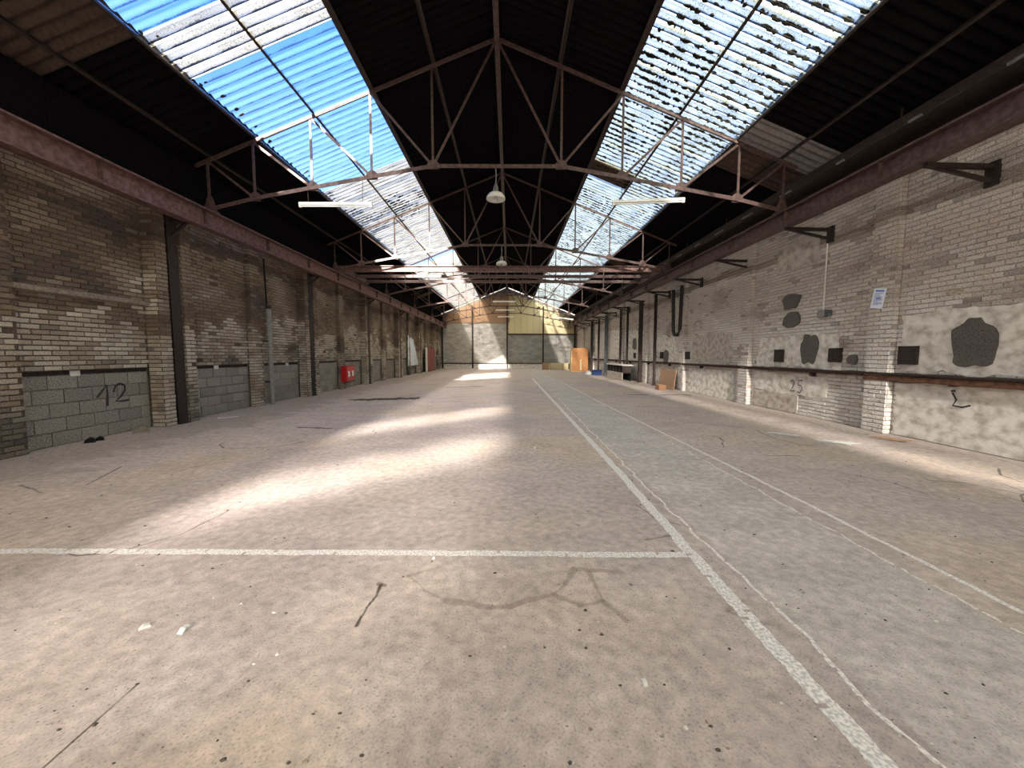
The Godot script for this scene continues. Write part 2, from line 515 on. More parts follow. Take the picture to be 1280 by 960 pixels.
	var mi := MultiMeshInstance3D.new()
	mi.name = "grit"
	mi.multimesh = mm
	mi.material_override = M.grit
	add_child(mi)
	tag(mi, "loose grit and crumbs scattered over the concrete floor", "grit", "", "stuff")

func pits_tex() -> ImageTexture:
	var w := 1024
	var a := noise(41, 0.02, 4).get_seamless_image(w, w)
	var b := noise(42, 0.11, 3).get_seamless_image(w, w)
	a.convert(Image.FORMAT_L8)
	b.convert(Image.FORMAT_L8)
	var da := a.get_data()
	var db := b.get_data()
	var out := PackedByteArray()
	out.resize(w * w * 4)
	for i in w * w:
		var n: int = db[i]
		var v := 200 + (da[i] - 128) / 6 + (n - 128) / 6
		if n < 62: v -= (62 - n) * 3 / 2 + 8
		elif n > 214: v += 30
		v = clampi(v + 42, 60, 255)
		out[i * 4] = v
		out[i * 4 + 1] = v
		out[i * 4 + 2] = v
		out[i * 4 + 3] = 255
	return ImageTexture.create_from_image(Image.create_from_data(w, w, false, Image.FORMAT_RGBA8, out))

# ------------------------------------------------------------------ brickwork
var brick_mesh: ArrayMesh

func make_brick():
	var s := st0()
	var w := 0.1075
	var h := 0.0295
	var f := 0.014
	var b := 0.005
	var back := [Vector3(-w, -h, -0.01), Vector3(w, -h, -0.01), Vector3(w, h, -0.01), Vector3(-w, h, -0.01)]
	var front := [Vector3(-w + b, -h + b, f), Vector3(w - b, -h + b, f), Vector3(w - b, h - b, f), Vector3(-w + b, h - b, f)]
	var mid := [Vector3(-w, -h, f - b), Vector3(w, -h, f - b), Vector3(w, h, f - b), Vector3(-w, h, f - b)]
	for k in 4:
		var n := (k + 1) % 4
		quad(s, back[n], back[k], mid[k], mid[n])
		quad(s, mid[n], mid[k], front[k], front[n])
	quad(s, front[0], front[3], front[2], front[1])
	brick_mesh = done(s)

func courses(list: Array, origin: Vector3, basis: Basis, width: float, y0: float, y1: float, r: RandomNumberGenerator, skip: Callable, missing := 0.004):
	# rows of running bond on a face; origin = lower left corner, basis.x runs along the face, basis.z out of it
	var c := 0.0745
	var row := int(ceil(y0 / c))
	while (row + 1) * c <= y1 + 0.001:
		var y := (row + 0.5) * c
		var x := -0.115 if row % 2 else 0.0
		while x < width - 0.02:
			var l0 := maxf(x, 0.0)
			var l1 := minf(x + 0.228, width)
			x += 0.228
			if l1 - l0 < 0.05: continue
			var p := origin + basis.x * (l0 + l1) * 0.5 + Vector3(0, y, 0)
			var miss := r.randf()
			var out := r.randf_range(-0.006, 0.005)
			var tl := r.randf_range(-0.012, 0.012)
			var tint := r.randf()
			if miss < missing or skip.call(p): continue
			var bs := basis * Basis(Vector3(0, 0, 1), tl) * Basis.from_scale(Vector3((l1 - l0 - 0.012) / 0.215, r.randf_range(0.94, 1.03), 1))
			list.append([Transform3D(bs, p + basis.z * out), tint])
		row += 1

func lay_bricks(wall: Node3D, list: Array, colour: Callable, most := 300):
	# those that show largest become single parts, the rest one field
	var cam := Vector3(0, 1.36, 0)
	for e in list:
		var t: Transform3D = e[0]
		var p := t.origin
		var v := p - cam
		var n := t.basis.z.normalized()
		var size := maxf(0.0, -v.normalized().dot(n)) / v.length_squared() * t.basis.x.length()
		var px := 640.0 + 485.0 * (p.x / maxf(-p.z, 0.1))
		var py := 443.0 - 485.0 * (v.y / maxf(-p.z, 0.1))
		if p.z > -1.0 or px < 20 or px > 1260 or py < 190: size = 0.0
		e.append(size)
	list.sort_custom(func(a, b): return a[2] > b[2])
	var shades := {}
	most = mini(most, list.size())
	for k in most:
		var c: Color = colour.call(list[k][0].origin, list[k][1])
		var key := Vector3i(int(c.r * 14), int(c.g * 14), int(c.b * 14))
		if not shades.has(key):
			var m: StandardMaterial3D = M.brick.duplicate()
			m.vertex_color_use_as_albedo = false
			m.albedo_color = c.linear_to_srgb()
			shades[key] = m
		var o := part("brick", brick_mesh, shades[key], wall)
		o.transform = list[k][0]
	var mm := MultiMesh.new()
	mm.transform_format = MultiMesh.TRANSFORM_3D
	mm.use_colors = true
	mm.mesh = brick_mesh
	var rest := list.slice(most)
	if rest.is_empty(): return
	mm.instance_count = rest.size()
	for k in rest.size():
		mm.set_instance_transform(k, rest[k][0])
		mm.set_instance_color(k, colour.call(rest[k][0].origin, rest[k][1]))
	var mi := MultiMeshInstance3D.new()
	mi.name = "brickwork"
	mi.multimesh = mm
	mi.material_override = M.brick
	wall.add_child(mi, true)
	mi.set_meta("kind", "stuff")

var nz_a := FastNoiseLite.new()
var nz_b := FastNoiseLite.new()

func left_brick_colour(p: Vector3, tint: float) -> Color:
	var a := nz_a.get_noise_3d(p.x, p.y * 1.3, p.z)
	var b := nz_b.get_noise_3d(p.x, p.y, p.z)
	var c := Color(0.30, 0.225, 0.155).lerp(Color(0.235, 0.165, 0.11), tint)
	# pale lower bricks, painted brighter for light on the wall; ragged upper limit
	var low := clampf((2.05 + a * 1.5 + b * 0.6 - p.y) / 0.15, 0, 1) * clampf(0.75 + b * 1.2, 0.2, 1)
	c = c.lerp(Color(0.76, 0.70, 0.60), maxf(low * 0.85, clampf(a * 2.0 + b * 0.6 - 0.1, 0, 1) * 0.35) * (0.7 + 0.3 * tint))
	c = c.lerp(Color(0.085, 0.07, 0.06), clampf(-a * 2.6 - 0.15 + b * 0.8, 0, 1) * 0.8)                  # soot
	var shade_band := clampf((0.17 - absf(p.y - 3.62 - 0.3 * a)) / 0.08, 0, 1)                                    # shadow below the girder, painted into the bricks
	c = c.lerp(Color(0.07, 0.05, 0.04), shade_band * 0.7)
	if tint > 0.95: c = c.lerp(Color(0.55, 0.5, 0.42), 0.25)
	if tint < 0.05: c = c.lerp(Color(0.06, 0.05, 0.045), 0.45)
	return c

func right_brick_colour(p: Vector3, tint: float) -> Color:
	var a := nz_a.get_noise_3d(p.x, p.y * 1.4, p.z * 0.8)
	var b := nz_b.get_noise_3d(p.x, p.y, p.z)
	var c := Color(0.80, 0.735, 0.68).lerp(Color(0.70, 0.63, 0.57), tint)      # dusty distemper over brick
	c = c.lerp(Color(0.27, 0.21, 0.165), clampf(-a * 2.2 - 0.25 + b * 0.9, 0, 1) * 0.7)
	# whitewashed up to about two metres, with a ragged upper limit
	var wash := clampf((2.0 + a * 1.3 + b * 0.7 - p.y) / 0.12, 0, 1)
	c = c.lerp(Color(0.85, 0.82, 0.79), wash * clampf(0.75 + b * 0.9 - (0.4 if tint > 0.88 else 0.0), 0, 1))
	# darker uneven band below the girder brackets
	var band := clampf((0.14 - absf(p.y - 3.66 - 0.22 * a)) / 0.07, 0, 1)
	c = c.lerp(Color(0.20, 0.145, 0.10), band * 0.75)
	if tint < 0.05: c = c.lerp(Color(0.12, 0.10, 0.09), 0.5)
	return c

# ------------------------------------------------------------------ side walls
func ragged(z0: float, z1: float, y0: float, y1: float, amp: float, seed_: int) -> PackedVector2Array:
	# outline in (z, y) with an uneven edge
	var n := noise(seed_, 2.2, 3)
	var out := PackedVector2Array()
	var per := [[Vector2(z0, y0), Vector2(z1, y0)], [Vector2(z1, y0), Vector2(z1, y1)], [Vector2(z1, y1), Vector2(z0, y1)], [Vector2(z0, y1), Vector2(z0, y0)]]
	for e in per:
		var a: Vector2 = e[0]
		var b: Vector2 = e[1]
		var cnt := maxi(3, int(a.distance_to(b) / 0.09))
		for k in cnt:
			var p := a.lerp(b, float(k) / cnt)
			p += Vector2(n.get_noise_2d(p.x * 0.7, p.y * 0.7), n.get_noise_2d(p.x * 0.7 + 90, p.y * 0.7)) * amp
			p.y = maxf(p.y, 0.01)
			out.append(p)
	return out

func blob(zc: float, yc: float, rz: float, ry: float, seed_: int) -> PackedVector2Array:
	var n := noise(seed_, 0.9, 2)
	var out := PackedVector2Array()
	for k in 26:
		var a := TAU * k / 26
		var q := 1.0 + 0.28 * n.get_noise_2d(cos(a) * 0.8, sin(a) * 0.8)
		var ca := signf(cos(a)) * pow(absf(cos(a)), 0.7)
		var sa := signf(sin(a)) * pow(absf(sin(a)), 0.7)
		out.append(Vector2(zc + ca * rz * q, yc + sa * ry * q))
	return out

func skin(parent: Node3D, called: String, poly: PackedVector2Array, x: float, dir: float, thick: float, m: Material) -> MeshInstance3D:
	# a coat of render on a side wall; poly in (z, y); dir +1 faces +x
	var s := st0()
	var t := Transform3D(Basis(Vector3(0, 0, 1), Vector3(0, 1, 0), Vector3(-1, 0, 0)), Vector3(x + thick, 0, 0))
	prism(s, poly, t, thick)
	return part(called, done(s), m, parent)

func stroke(parent: Node3D, pts: Array, x: float, dir: float, width: float, m: Material, called := "painted_number"):
	# brush or spray strokes on a side wall; pts of (z, y)
	var s := st0()
	for line in pts:
		var prev := []
		for k in line.size():
			var p: Vector2 = line[k]
			var d: Vector2 = (line[mini(k + 1, line.size() - 1)] - line[maxi(k - 1, 0)]).normalized()
			var nn := Vector2(-d.y, d.x) * width * 0.5
			var cur := [Vector3(x, p.y + nn.y, p.x + nn.x), Vector3(x, p.y - nn.y, p.x - nn.x)]
			if prev.size():
				if dir > 0: quad(s, prev[0], prev[1], cur[1], cur[0])
				else: quad(s, prev[0], cur[0], cur[1], prev[1])
			prev = cur
	part(called, done(s), m, parent)

func build_wall_left():
	var w := thing("wall_left", "long soot-stained brick wall on grey block footing with steel columns", "wall", Vector3.ZERO, 0, "", "structure")
	var r := RandomNumberGenerator.new()
	r.seed = 101
	part("masonry_core", boxm(Vector3(WL - 0.35, 1.112, ZE), Vector3(WL, 5.25, ZB)), M.mortar_left, w)
	part("masonry_core", boxm(Vector3(WL - 0.35, 0, ZE), Vector3(WL - 0.06, 1.112, ZB)), M.concrete, w)
	var list := []
	var bl := Basis(Vector3(0, 0, -1), Vector3(0, 1, 0), Vector3(1, 0, 0))
	var bays := []     # [near edge, far edge] of each recessed bay
	var edges := []
	for k in range(-2, 7):
		var c := 7.65 + 5.15 * k
		edges.append([c - 0.40, c + 0.40, 0.25, true])
		edges.append([c + 2.575 - 0.2, c + 2.575 + 0.2, 0.12, false])
	var none := func(_p): return false
	for i in edges.size():
		var e: Array = edges[i]
		var n0: float = e[0]
		var n1: float = e[1]
		var d: float = e[2]
		if n1 > -ZE or n0 < 1: continue
		var pier := thing("trim_%d" % (i + 1), "brick pier of the sooty wall, split by a slot for its steel column" if e[3] else "narrow solid brick pier of the sooty wall between two steel columns", "pier", Vector3.ZERO, 0, "split brick piers of the sooty wall" if e[3] else "narrow brick piers of the sooty wall", "structure")
		var plist := []
		# pier: brick on the face and on both cheeks; the piers with a column leave a slot for it
		var strips := [[n0, c_slot(n0, -1)], [c_slot(n0, 1), n1]] if e[3] else [[n0, n1]]
		for sp in strips:
			part("pier_core", boxm(Vector3(WL + 0.001, 0, -sp[1] + 0.012), Vector3(WL + d, 4.3, -sp[0] - 0.012)), M.mortar_left, pier)
			courses(plist, Vector3(WL + d, 0, -sp[0] - 0.005), bl, sp[1] - sp[0] - 0.01, 0.0, 4.3, r, none)
			courses(plist, Vector3(WL + 0.0, 0, -sp[0] - 0.012), Basis(), d - 0.005, 0.0, 4.3, r, none)
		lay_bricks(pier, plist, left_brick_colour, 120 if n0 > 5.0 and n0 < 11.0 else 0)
		if i + 1 < edges.size():
			bays.append([n1, minf(edges[i + 1][0], -ZE)])
	for b in bays:
		if b[0] > -ZE - 0.3 or b[1] < -2.0: continue
		var near: float = b[0]
		var far: float = b[1]
		courses(list, Vector3(WL, 0, -near), bl, far - near, 1.05, 4.3, r, none, 0.008)
		# steel lintel over the block infill
		part("lintel", boxm(Vector3(WL - 0.058, 1.052, -far + 0.01), Vector3(WL - 0.045, 1.11, -near - 0.01)), M.steel_dark, w)
		# block infill: whole blocks where they can be told apart
		var x := 0.0
		var row := 0
		while row < 5:
			x = near - (0.2 if row % 2 else 0.0)
			while x < far - 0.03:
				var x0 := maxf(x, near)
				var x1 := minf(x + 0.4, far)
				x += 0.4
				if x1 - x0 < 0.06: continue
				if near > 20.0: continue
				var y0 := row * 0.21
				var jx := r.randf_range(-0.003, 0.003)
				var o := part("concrete_block", block_mesh(x1 - x0), [M.block_a, M.block_b, M.block_c][r.randi() % 3], w)
				o.position = Vector3(WL - 0.062 + jx, y0, -x0)
			row += 1
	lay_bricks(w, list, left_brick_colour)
	# corbelled ledge across the nearest bay, under an old opening
	var s := st0()
	prism(s, PackedVector2Array([Vector2(0, 0), Vector2(0.10, 0.03), Vector2(0.11, 0.09), Vector2(0, 0.12)]), Transform3D(Basis(), Vector3(WL + 0.005, 2.22, -7.24)), 4.2)
	var lg := part("trim_30", done(s), M.concrete, self)
	tag(lg, "narrow concrete ledge across the bay above the painted 12", "ledge", "", "structure")
	# painted 12 on the block footing
	var xf := WL - 0.027
	stroke(w, [[Vector2(-6.33, 0.655), Vector2(-6.42, 0.76), Vector2(-6.50, 0.85), Vector2(-6.50, 0.68), Vector2(-6.49, 0.50)],
		[Vector2(-6.60, 0.72), Vector2(-6.64, 0.82), Vector2(-6.72, 0.86), Vector2(-6.80, 0.82), Vector2(-6.80, 0.74), Vector2(-6.73, 0.65), Vector2(-6.63, 0.56), Vector2(-6.75, 0.555), Vector2(-6.86, 0.56)]], xf, 1, 0.035, M.grey_paint)
	# soot-dark upper patches of old render
	skin(w, "render_patch", ragged(-9.7, -8.3, 3.35, 3.95, 0.25, 9), WL, 1, 0.02, M.lit_and_plain_brown)

func c_slot(n0: float, side: int) -> float:
	return n0 + 0.40 + (0.15 if side > 0 else -0.16)

var block_meshes := {}
func block_mesh(len_: float) -> ArrayMesh:
	var key := int(round(len_ * 100))
	if not block_meshes.has(key):
		var s := st0()
		var b := 0.004
		var l := key / 100.0
		# front chamfered block: x out of the wall, runs to -z
		prism(s, PackedVector2Array([Vector2(0, 0.006), Vector2(0.022, 0.006), Vector2(0.028, 0.006 + b), Vector2(0.028, 0.204 - b), Vector2(0.022, 0.204), Vector2(0, 0.204)]), Transform3D(Basis(), Vector3(0, 0, -l + 0.006)), l - 0.012)
		block_meshes[key] = done(s)
	return block_meshes[key]

func build_wall_right():
	var w := thing("wall_right", "long brick wall with flaking whitewash, brown above and pale below", "wall", Vector3.ZERO, 0, "", "structure")
	var r := RandomNumberGenerator.new()
	r.seed = 202
	part("masonry_core", boxm(Vector3(WR, 0, ZE), Vector3(WR + 0.35, 5.25, ZB)), M.mortar_right, w)
	var list := []
	var bs := Basis(Vector3(0, 0, 1), Vector3(0, 1, 0), Vector3(-1, 0, 0))
	var none := func(_p): return false
	var edges := []
	for k in range(-2, 9):
		var c := 6.77 + 3.9 * k
		edges.append([c - 0.22, c + 0.22])
	for i in edges.size():
		var n0: float = edges[i][0]
		var n1: float = edges[i][1]
		if n1 > -ZE or n0 < -4: continue
		part("pier_core", boxm(Vector3(WR - 0.11, 0, -n1 + 0.012), Vector3(WR + 0.1, 5.2, -n0 - 0.012)), M.mortar_right, w)
		courses(list, Vector3(WR - 0.11, 0, -n1 + 0.005), bs, n1 - n0 - 0.01, 0, 4.9, r, none)
		courses(list, Vector3(WR - 0.11, 0, -n0 - 0.012), Basis(), 0.105, 0, 4.9, r, none)
		if i + 1 < edges.size():
			var far := minf(edges[i + 1][0], -ZE)
			courses(list, Vector3(WR, 0, -far), bs, far - n1, 0, 4.95, r, none, 0.015)
	lay_bricks(w, list, right_brick_colour)
	var xs := WR - 0.03
	# coats of plaster and render that hide the bricks
	var coats := [
		[-6.50, -3.2, 0.0, 0.90, 0.04, 0.026, "plaster"], [-10.35, -8.7, 0.02, 0.42, 0.06, 0.026, "plaster_grey"], [-10.3, -7.9, 0.45, 0.9, 0.07, 0.022, "plaster"],
		[-14.1, -11.2, 0.0, 0.88, 0.06, 0.026, "plaster"], [-6.45, -4.6, 1.06, 2.0, 0.10, 0.024, "plaster"], [-10.2, -7.65, 1.06, 1.78, 0.14, 0.024, "plaster"],
		[-13.9, -11.4, 1.1, 2.0, 0.14, 0.024, "plaster_grey"], [-18.0, -15.0, 0.1, 2.1, 0.15, 0.024, "plaster"], [-21.9, -18.9, 0.1, 2.6, 0.15, 0.024, "plaster"],
		[-25.8, -22.9, 0.1, 2.9, 0.2, 0.024, "plaster"], [-29.7, -26.8, 0.1, 2.9, 0.2, 0.024, "plaster"], [-33.4, -30.7, 0.1, 2.7, 0.2, 0.024, "plaster_grey"],
		[-9.6, -8.3, 3.3, 3.9, 0.08, 0.022, "plaster_grey"], [-15.5, -14.95, 2.5, 3.6, 0.10, 0.022, "plaster"],
	]
	for k in coats.size():
		var c: Array = coats[k]
		skin(w, "plaster_coat", ragged(c[0], c[1], c[2], c[3], c[4], 300 + k), WR - c[5], -1, c[5] + 0.012, M[c[6]])
	var patches := [blob(-8.44, 1.47, 0.24, 0.34, 1), blob(-7.37, 1.26, 0.11, 0.09, 2), blob(-5.45, 1.5, 0.27, 0.33, 3), blob(-9.07, 2.57, 0.27, 0.17, 4), blob(-9.02, 2.16, 0.26, 0.17, 5), blob(-16.2, 1.25, 0.25, 0.3, 6), blob(-20.3, 1.9, 0.3, 0.3, 7)]
	for p in patches:
		skin(w, "cement_patch", p, WR - 0.042, -1, 0.03, M.cement_dark)
	# square holes of old fixings, set back in a rough frame
	for h in [[-6.31, 1.345, 0.15], [-7.74, 1.345, 0.14], [-9.35, 1.325, 0.15], [-14.2, 1.32, 0.14], [-16.6, 1.32, 0.14], [-17.4, 1.35, 0.14], [-18.4, 1.3, 0.14], [-19.4, 1.35, 0.14], [-20.2, 1.3, 0.14]]:
		var s := st0()
		var q: float = h[2]
		box(s, Vector3(WR - 0.062, h[1] - q, h[0] - q), Vector3(WR - 0.005, h[1] + q, h[0] + q), 0.004)
		var pl := part("hatch_plate", done(s), M.steel_dark, w)
		var s2 := st0()
		for e in [[-1, 0], [1, 0], [0, -1], [0, 1]]:
			var cz: float = h[0] + e[0] * (q - 0.012)
			var cy: float = h[1] + e[1] * (q - 0.012)
			box(s2, Vector3(WR - 0.07, cy - (0.012 if e[1] else q), cz - (0.012 if e[0] else q)), Vector3(WR - 0.055, cy + (0.012 if e[1] else q), cz + (0.012 if e[0] else q)))
		part("rim", done(s2), M.steel_dark, pl)
	# daubed numbers below the ledge
	var xf := WR - 0.040
	stroke(w, [[Vector2(-8.92, 0.72), Vector2(-8.87, 0.78), Vector2(-8.81, 0.72), Vector2(-8.86, 0.60), Vector2(-8.92, 0.52), Vector2(-8.78, 0.53)],
		[Vector2(-8.56, 0.78), Vector2(-8.68, 0.77), Vector2(-8.69, 0.67), Vector2(-8.60, 0.67), Vector2(-8.56, 0.58), Vector2(-8.63, 0.50), Vector2(-8.70, 0.52)]], xf, -1, 0.024, M.grey_paint)
	stroke(w, [[Vector2(-5.64, 0.80), Vector2(-5.58, 0.70), Vector2(-5.62, 0.61), Vector2(-5.50, 0.60), Vector2(-5.40, 0.64)], [Vector2(-5.66, 0.82), Vector2(-5.60, 0.83)]], xf, -1, 0.026, M.grey_paint)

func build_wall_ends():
	var w := thing("wall_back", "far gable wall of pale concrete blocks between dark steel posts", "wall", Vector3.ZERO, 0, "", "structure")
	var s := st0()
	var g := PackedVector2Array([Vector2(WL - 0.35, 0), Vector2(WR + 0.35, 0), Vector2(WR + 0.35, 5.1), Vector2(RX, RY), Vector2(WL - 0.35, 5.1)])
	prism(s, g, Transform3D(Basis(), Vector3(0, 0, ZE - 0.3)), 0.3)
	part("masonry_core", done(s), M.concrete, w)
	# courses of blocks, too far away to be told apart singly
	var mm := MultiMesh.new()
	mm.transform_format = MultiMesh.TRANSFORM_3D
	mm.use_colors = true
	mm.mesh = boxm(Vector3(-0.194, -0.094, 0), Vector3(0.194, 0.094, 0.02), 0.004)
	var ts := []
	var r := RandomNumberGenerator.new()
	r.seed = 404
	for row in 20:
		var x := WL + 0.2 - (0.2 if row % 2 else 0.0)
		while x < WR - 0.1:
			var y := 0.62 + row * 0.2
			if not (x > -0.2 and y > 3.25) and y < 4.4: ts.append(Vector3(maxf(x, WL + 0.2), y, ZE))
			x += 0.4
	mm.instance_count = ts.size()
	for k in ts.size():
		mm.set_instance_transform(k, Transform3D(Basis(), ts[k]))
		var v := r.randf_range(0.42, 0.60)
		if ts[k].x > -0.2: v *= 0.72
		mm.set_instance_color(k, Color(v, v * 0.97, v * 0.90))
	var mi := MultiMeshInstance3D.new()
	mi.name = "blockwork"
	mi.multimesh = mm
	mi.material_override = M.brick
	mi.set_meta("kind", "stuff")
	w.add_child(mi, true)
	for x in [-6.5, -3.58, -0.23, 3.25, 6.3]:
		part("steel_post", boxm(Vector3(x - 0.07, 0, ZE), Vector3(x + 0.07, 5.0 if absf(x) > 4 else 6.0, ZE + 0.14)), M.steel_dark, w)
	part("rail", boxm(Vector3(WL, 0.44, ZE), Vector3(3.2, 0.54, ZE + 0.12)), M.steel_dark, w)
	part("rail", boxm(Vector3(-0.2, 3.24, ZE), Vector3(WR, 3.36, ZE + 0.12)), M.steel_dark, w)
	# corrugated boarding in the right half of the gable
	var bx := -0.1
	while bx < 6.3:
		var ht := minf(RY - SL * absf(bx + 0.3 - RX) - 0.3, 7.2)
		part("gable_board", boxm(Vector3(bx, 3.36, ZE), Vector3(bx + 0.58, ht, ZE + 0.03), 0.012), M.cream, w)
		bx += 0.6
	bx = -6.6
	while bx < -0.4:
		var ht := minf(RY - SL * absf(bx + 0.3 - RX) - 0.3, 7.2)
		part("gable_board", boxm(Vector3(bx, 4.42, ZE), Vector3(bx + 0.58, ht, ZE + 0.03), 0.012), M.ply, w)
		bx += 0.6
	part("plinth_render", boxm(Vector3(WL, 0, ZE), Vector3(WR, 0.44, ZE + 0.03)), M.plaster, w)
	var f := thing("wall_front", "unseen rendered gable wall behind the viewer with a goods gate added to let in light", "wall", Vector3.ZERO, 0, "", "structure")
	s = st0()
	var o := PackedVector2Array([Vector2(WL - 0.35, 0), Vector2(-3.3, 0), Vector2(-3.3, 4.4), Vector2(3.0, 4.4), Vector2(3.0, 0), Vector2(WR + 0.35, 0), Vector2(WR + 0.35, 5.1), Vector2(RX, RY), Vector2(WL - 0.35, 5.1)])  # gate opening added to brighten the hall from behind
	prism(s, o, Transform3D(Basis(), Vector3(0, 0, ZB)), 0.3)
	part("masonry_core", done(s), M.mortar_right, f)
	part("added_gate_lintel", boxm(Vector3(-3.6, 4.4, ZB - 0.05), Vector3(3.3, 4.65, ZB)), M.steel, f)

# ------------------------------------------------------------------ roof
func slope_t(side: int, d: float, z: float, lift := 0.0) -> Transform3D:
	var c := 1.0 / sqrt(1.0 + SL * SL)
	var sn := SL * c
	var x := Vector3(side * c, -sn, 0)
	var zz := Vector3(0, 0, side)
	var y := zz.cross(x)
	return Transform3D(Basis(x, y, zz), Vector3(RX + side * d, RY - SL * d, z) + y * lift)

func sheet_mesh(len_: float) -> ArrayMesh:
	# corrugated sheet: waves across local z, straight along local x (down the slope); five waves and a lap
	var s := SurfaceTool.new()
	s.begin(Mesh.PRIMITIVE_TRIANGLES)
	var per := 8
	var n := int(5.25 * per)
	for k in n + 1:
		var u := float(k) / n
		var z := (u - 0.5) * WAVE * 5.25
		var y := 0.026 * sin(TAU * 5.25 * u) + 0.006 * (u - 0.5)
		var dy := 0.026 * TAU / WAVE * cos(TAU * 5.25 * u)
		var nor := Vector3(0, 1, -dy).normalized()
		for e in [0, 1]:
			s.set_uv(Vector2(u, e))
			s.set_normal(nor)
			s.add_vertex(Vector3((e - 0.5) * len_, y, z))
	for k in n:
		var a := k * 2
		for i in [a, a + 1, a + 3, a, a + 3, a + 2]: s.add_index(i)
	return s.commit()

func build_roof():
	var cs := sqrt(1.0 + SL * SL)
	var r := RandomNumberGenerator.new()
	r.seed = 55
	var ceil_ := thing("ceiling", "soot-black corrugated roof sheets on dark purlins, between two roof-light strips", "roof", Vector3.ZERO, 0, "", "structure")
	var up := sheet_mesh(2.60 * cs)
	var low := sheet_mesh(2.05 * cs)
	var half := sheet_mesh(1.24 * cs)
	var strips := [
		thing("window_1", "roof-light strip of clear blue and milky corrugated sheets", "skylight", Vector3.ZERO, 0, "", "structure"),
		thing("window_2", "mossy weathered corrugated roof-light strip with black moss clumps", "skylight", Vector3.ZERO, 0, "", "structure"),
	]
	for side: int in [-1, 1]:
		for i in 61:
			var z := ZB - SHEET * (i + 0.5)
			var o := part("roof_sheet", up, M.soot, ceil_)
			o.transform = slope_t(side, 1.28, z)
			var lm: Material = M.soot
			if side < 0 and i == 24: lm = M.lit_and_plain_brown  # sheet coloured lighter to show its underside lit
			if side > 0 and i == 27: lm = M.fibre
			if side > 0 and i == 28: lm = M.lit_and_plain_brown
			if r.randf() < 0.04 and i > 31: lm = M.lit_and_plain_brown
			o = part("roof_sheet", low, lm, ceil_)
			o.transform = slope_t(side, 5.92, z)
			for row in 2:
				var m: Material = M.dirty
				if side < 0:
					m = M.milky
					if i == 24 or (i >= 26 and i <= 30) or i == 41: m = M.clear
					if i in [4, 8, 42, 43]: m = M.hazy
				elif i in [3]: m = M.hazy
				if side > 0 and row == 0 and i == 31: m = M.lit_and_plain_brown
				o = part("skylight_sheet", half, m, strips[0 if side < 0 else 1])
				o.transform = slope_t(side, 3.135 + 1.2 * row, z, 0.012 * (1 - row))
	# purlins
	for side: int in [-1, 1]:
		for d in [1.30, 2.56, 3.735, 4.93, 5.85]:
			var t := slope_t(side, d, ZB, -0.085)
			var s := st0()
			var big: bool = d == 2.56
			var hw := 0.055 if big else 0.035
			var hh := 0.075 if big else 0.05
			# Z-shaped purlin
			prism(s, PackedVector2Array([Vector2(-hw, -hh), Vector2(0.006, -hh), Vector2(0.006, hh - 0.012), Vector2(hw, hh - 0.012), Vector2(hw, hh), Vector2(-0.006, hh), Vector2(-0.006, -hh + 0.012), Vector2(-hw, -hh + 0.012)]),
				Transform3D(t.basis * Basis(Vector3(1, 0, 0), Vector3(0, 1, 0), Vector3(0, 0, -side)), t.origin), ZB - ZE - 0.1)
			part("purlin", done(s), M.steel_dark, ceil_)
	var s := st0()
	prism(s, i_poly(0.10, 0.16, 0.012, 0.012), Transform3D(Basis(Vector3(1, 0, 0), Vector3(0, 1, 0), Vector3(0, 0, 1)), Vector3(RX, RY - 0.24, ZE + 0.1)), ZB - ZE - 0.2)
	part("ridge_beam", done(s), M.steel, ceil_)
	s = st0()
	tube(s, [Vector3(RX, RY + 0.03, ZE), Vector3(RX, RY + 0.03, ZB)], 0.12, 10)
	part("ridge_cap", done(s), M.soot, ceil_)
	# dark boards added to black out the lit bricks above the girders
	for e in [[WL, WL + 0.285, "soot"], [WR - 0.15, WR, "board_dark"]]:
		for k in 27:
			var z := ZB - 2.0 * k
			part("added_dark_board", boxm(Vector3(e[0], 4.30, maxf(z - 1.99, ZE)), Vector3(e[1] - 0.006 * (k % 2), 5.16, z), 0.01), M[e[2]], ceil_)
	build_moss(strips)

